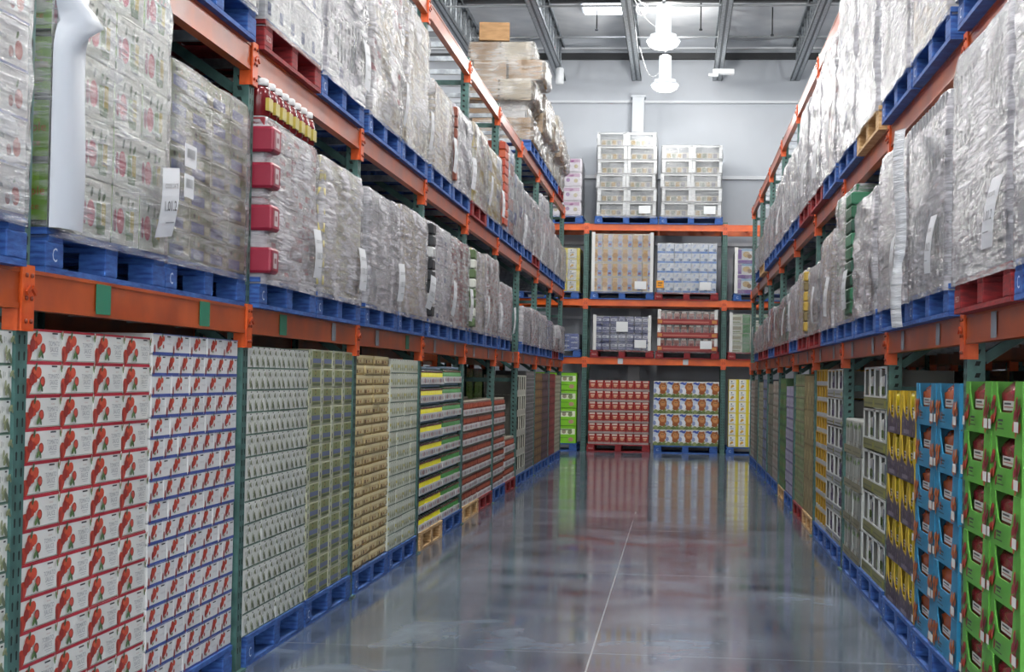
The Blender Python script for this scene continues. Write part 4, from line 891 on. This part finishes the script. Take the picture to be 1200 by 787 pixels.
#brown_load(26.32, TS, [(.3, .02, .05, .02, 1, 'brown'), (.34, .05, .02, -.08, 2, 'brown'), (.25, .0, .1, .0, 1, 'tape')], .42, .8, 'narrow brown carton load, fifth from camera on left top shelf', 5)
brown_load(26.75, TS, [(.3, .02, .05, .02, 2, 'brown'), (.34, .05, .02, -.06, 2, 'tape'), (.25, .0, .1, .0, 2, 'brown')], 1.08, .8, 'last brown carton load, nearest the back wall on left top shelf', 6)
bx = MB().bevbox(-.22, .22, 0, .4, 0, .24, M_BRN, .006); bx.box(-.03, .03, -.002, .402, .2395, .2405, C('#b89a70'))
o = link('cardboard_box', bx.mesh('cardboard_box'), None, *[(XL-.3, 21.5, L3+.144+1.33), math.pi/2+.1]); tag(o, 'loose brown cardboard box on top of the highest wrapped load', 'cardboard box')
rows_of('R', L1, YR0-2*BAY, 'right lower shelf', [
 (2, S('grey', 1.0, 'blue', 'pale grey cartons at right edge', f='heavy', c=4, r=5, sh=None)),
 (3, S('grey', .95, 'red', 'grey ribbed crates', f='heavy', c=4, r=4, x=x_ridges, sh=.36, a=.008, W=1.2)),
 (4, S('grey', .86, 'blue', 'grey crates with hanging film tail', f='heavy', c=4, r=4, x=lambda *a: (x_hang(*a), x_ridges(*a)), sh=.3, a=.008)),
 (5, S('grey', .86, 'blue', 'smooth grey cartons', f='heavy', c=3, r=4, sh=.33)),
 (6, S('grey', .74, 'blue', 'lumpy grey bags', f='heavy', c=3, r=6, a=.035)),
 (7, S(['greenb', 'grey'], .9, 'blue', 'dark green goods', f='milk', c=3, r=8, x=x_redge(['#1f5a3c', '#2d7050', '#20493a'], .3))),
 (8, S('tape', .72, 'blue', 'flat beige cartons', f='heavy', c=3, r=5)), (9, S('grey', .57, 'red', 'grey-white cartons with blue edge', f='milk', c=3, r=4, x=x_redge(['#5a6a9c', '#b8bcc8'], .03, 0))),
 (10, S(['cream', 'yell'], .6, 'red', 'cream and yellow cartons', f='heavy', c=3, r=5, x=x_redge(['#b8983c', '#7a6a40'], .06))), (11, S('grey', .55, 'blue', 'pale grey packs', f='heavy', c=3, r=5)),
 (12, S(['greenb', 'white', 'whitered'], .5, 'red', 'green and pink packs', f='clear', c=3, r=5)), (13, S(['white', 'greenb', 'red'], .45, 'red', 'mixed coloured packs', f='clear', c=3, r=5)),
 (14, S(['white', 'blueb', 'orange'], .48, 'blue', 'blue and orange packs', f='clear', c=3, r=5)), (15, S(['white', 'red'], .4, 'red', 'white and red packs', f='clear', c=3, r=4)),
 (16, S('white', .35, 'red', 'small white packs', f='milk', c=3, r=3)), (17, S('white', .3, 'blue', 'low white packs at row end', f='milk', c=3, r=3))], 0)
rows_of('R', L2, YR0-2*BAY, 'right middle shelf', [
 (2, S('grey', 1.2, 'blue', 'pale goods at top right', f='heavy', c=3, r=5)),
 (3, S('grey', 1.2, 'blue', 'silvery goods at top right', f='heavy', c=3, r=5)),
 (4, S('tape', 1.22, 'blue', 'pale taupe cartons', f='heavy', c=3, r=5, a=.025, sh=None)), (5, S('grey', 1.22, 'blue', 'shiny grey cartons', f='heavy', c=3, r=5, a=.025, sh=None)),
 (6, S('white', 1.22, 'tan', 'white crinkled packs', f='heavy', c=3, r=6, a=.03, sh=None)), (7, S('white', 1.2, 'blue', 'white packs with purple label', f='heavy', c=3, r=6, a=.03, sh=None)),
 (8, S(['white', 'whitered'], 1.05, 'blue', 'white packs with dark red labels', f='milk', c=3, r=6, a=.035)), (9, S('white', .95, 'red', 'white sloping packs', f='heavy', c=3, r=5, a=.04)),
 (10, S('grey', .95, 'red', 'tall white column packs', f='heavy', c=3, r=5)), (11, S('white', .75, 'blue', 'bulging white packs', f='milk', c=3, r=5, a=.03)),
 (12, S('white', .75, 'blue', 'plain white packs', f='milk', c=3, r=5, a=.03)), (13, S(['white', 'whitered'], .7, 'blue', 'white packs with faint print', f='milk', c=3, r=5, a=.03)),
 (14, S('white', .6, 'blue', 'lower white packs', f='milk', c=3, r=4)), (15, S('white', .55, 'blue', 'white bundled packs', f='milk', c=3, r=4)),
 (16, S('cream', .4, 'tan', 'low cream packs', f='milk', c=3, r=3)), (17, S('white', .35, 'blue', 'last low white packs', f='milk', c=3, r=3))], 0)
# loads on the racks behind, seen through the empty top bays
for i, (s, u, z, H, k) in enumerate([('LR', 11.4, L2, 1.05, 'tape'), ('LR', 13.3, L2, 1.1, 'cream'), ('LR', 14.5, L2, 1.0, 'tape'), ('LR', 15.9, L2, 1.1, 'cream'), ('LR', 17.1, L2, 1.0, 'brown'), ('LR', 18.5, L2, 1.1, 'tape'),
        ('LR', 13.3, L3, .9, 'white'), ('LR', 14.5, L3, 1.1, 'white'), ('LR', 15.9, L3, 1.0, 'tape'), ('LR', 17.1, L3, 1.2, 'cream'), ('LR', 18.5, L3, 1.1, 'tape')]):
    load(s, u, z+.144, k, 3, 5, H, 'milk', f"wrapped load behind the left rack, {ORD[i % 6 if i < 6 else i-6]} from camera, {'middle' if z == L2 else 'top'} level", 'wrapped loads behind the left rack', v=0, seed=i, sheet=None, deep=0)
    pallet('blue', s, u, 0, z, f"blue wooden pallet behind the left rack, {ORD[i % 6 if i < 6 else i-6]} from camera, {'middle' if z == L2 else 'top'} level", False, 'pallets behind the left rack')
# loads added in the rows behind to stop light leaking through the gaps
for s_, nm in (('LR', 'left'), ('RR', 'right')):
    for z, lv in ((0, 'floor'), (L1, 'lower'), (L2, 'middle')):
        n = 0
        for bay in range(9):
            for half in (0, 1):
                u = (YL0 if s_ == 'LR' else YR0-BAY)+bay*BAY+(.68 if half == 0 else 1.92)
                if s_ == 'LR' and ((z == L2 and 10 < u < 19.5) or (z == 0 and 13.9 < u < 21.5)): continue
                if s_ == 'RR' and z == 0 and 7 < u < 13: continue
                H = (1.36, .95, 1.1)[(0, L1, L2).index(z)]
                load(s_, u, z+.144, ('grey', 'dark', 'brown', 'dark', 'tape')[n % 5], 2, 3, H, 'clear', f"added load behind {nm} rack, {ORD[n]} from camera, {lv} level", 'loads added to block light behind the '+nm+' rack', v=0, seed=n % 5, sheet=None, deep=0)
                pallet('blue', s_, u, 0, z, f"added pallet behind {nm} rack, {ORD[n]} from camera, {lv} level", False, 'added pallets behind the '+nm+' rack'); n += 1
# ------------------------------------------------------------------ back rack shelves
def bload(x0, x1, z, kind, c, r, H, film, desc, pal, where, **kw):
    u = (x0+x1)/2
    load('B', u, z+.144, kind, c, r, H, 'thin', f'{desc} on the {where}', 'wrapped loads on the back rack', W_=x1-x0, v=-.03, deep=0, D_=.9, **kw)
    pallet(pal, 'B', u, -.04, z, f'{pal} wooden pallet under the {desc}', True, 'pallets on the back rack')
B1, B2, B3 = 1.786, 2.897, 4.333
def x_trays(R, W_, D_, H):
    b = MB(); 
    for k in range(3): b.box(-W_/2-.02, W_/2+.02, -.035, .02, k*H/3, k*H/3+.1, C('#8f2a2a')); Art(b, -W_/2-.02, k*H/3, W_+.04, .1, -.036).rect(.1, .3, .85, .6, C('#b4685c')).rect(.9, .2, .98, .8, C('#c08040')).rect(.01, .2, .08, .8, C('#c08040'))
    link('tray_rim', b.mesh('tray_rim'), R); x_boards(R, W_, D_, H); x_tag2(R, W_, D_, H)
def p_redtall(w, h, d):
    b = plain(w, h, d, '#4a3430'); a = face(b, w, h); a.rect(.1, .3, .9, .82, C('#9a5a4c')).rect(.25, .4, .75, .6, C('#7a2424')).rect(.2, .82, .8, .95, C('#b8a89c')); return b.mesh('carton')
def p_bluebot(w, h, d):
    b = plain(w, h, d, '#3c4478', .02); a = face(b, w, h); a.rect(.08, .45, .92, .75, C('#a8adc8')).rect(.1, .1, .9, .3, C('#565d8e')).rect(.2, .5, .6, .66, C('#5c6088')); return b.mesh('carton')
def p_crate(w, h, d):
    b = MB(); m = C('#f0f2f3', .4); lw = w/2-.004
    b.box(-lw, lw, .02, d, 0, h*.12, m).box(-lw, lw, 0, .02, 0, h*.1, C('#9a9c9c')).box(-lw, -lw+.06, 0, .02, h*.1, h, m).box(lw-.06, lw, 0, .02, h*.1, h, m).box(-lw, lw, 0, .02, h*.88, h*.97, m).box(-lw, -lw+.01, .02, d, 0, h, m).box(lw-.01, lw, .02, d, 0, h, m).box(-lw, lw, d-.01, d, 0, h, m).box(-lw+.07, lw-.06, .04, .12, h*.1, h*.5, C('#b8b4ac'))
    for q in range(4): b.bevbox(-lw+.09+q*(2*lw-.16)/4, -lw+.06+(q+1)*(2*lw-.16)/4, .025, .06, h*.12, h*.44, C(('#a8946c', '#8c9488', '#b09a74', '#8c8c94')[q]), .008)
    b.box(-lw+.06, lw-.06, .1, .12, h*.5, h*.88, C('#8f9498')); return b.mesh('carton')
PROD.update(redtall=p_redtall, bluebot=p_bluebot, crate=p_crate)
bload(-1.59, -.52, B1, 'bluebot', 7, 4, .64, 'clear', 'blue bottles in leaning film wrap', 'red', 'back lower shelf', sheet=None, extra=lambda *a: (x_boards(*a), x_tag(*a), x_tag2(*a)), amp=.02)
bload(-.37, .73, B1, 'redtall', 8, 3, .76, 'clear', 'red trays in three tiers', 'red', 'back lower shelf', sheet=None, extra=x_trays)
bload(.98, 2.1, B1, 'whitegreen', 3, 4, .72, 'clear', 'green and white cartons', 'red', 'back lower shelf', sheet=None, extra=x_boards)
bload(-3.0, -1.87, B1, 'blueb', 3, 3, .3, 'clear', 'low blue packs', 'blue', 'back lower shelf', sheet=None)
bload(-1.64, -.5, B2, 'beige', 6, 4, 1.1, 'clear', 'tan and blue print packs, white framed', 'blue', 'back middle shelf', sheet=None, extra=lambda *a: (x_boards(*a), x_tag2(*a)), amp=.01)
bload(-.41, .71, B2, 'bluewhite', 7, 5, .93, 'clear', 'white and blue cartons with yellow label', 'red', 'back middle shelf', sheet=None, extra=x_yelltag, amp=.006)
bload(1.06, 2.2, B2, 'purple', 3, 3, .84, 'clear', 'purple and white bags', 'blue', 'back middle shelf', sheet=None, extra=x_boards)
bload(-3.1, -1.88, B2, 'yellow', 5, 4, .82, 'clear', 'yellow and white cartons', 'blue', 'back middle shelf', sheet=None)
bload(-1.58, -.45, B3, 'crate', 2, 6, 1.6, 'clear', 'six tiers of white trays', 'blue', 'back top shelf', sheet=None, amp=.02, extra=x_tag2)
bload(-.36, .78, B3, 'crate', 2, 5, 1.36, 'clear', 'five tiers of white trays', 'blue', 'back top shelf', sheet=None, amp=.02, extra=x_tag2)
bload(-3.0, -1.87, B3, 'diaper', 3, 4, 1.1, 'clear', 'pink and lilac packs', 'blue', 'back top shelf', sheet=None, amp=.02)
SC.cycles.max_bounces = 8; SC.cycles.diffuse_bounces = 3; SC.cycles.glossy_bounces = 3; SC.cycles.transparent_max_bounces = 10
SC.cycles.sample_clamp_indirect = 6; SC.cycles.caustics_reflective = False; SC.cycles.caustics_refractive = False
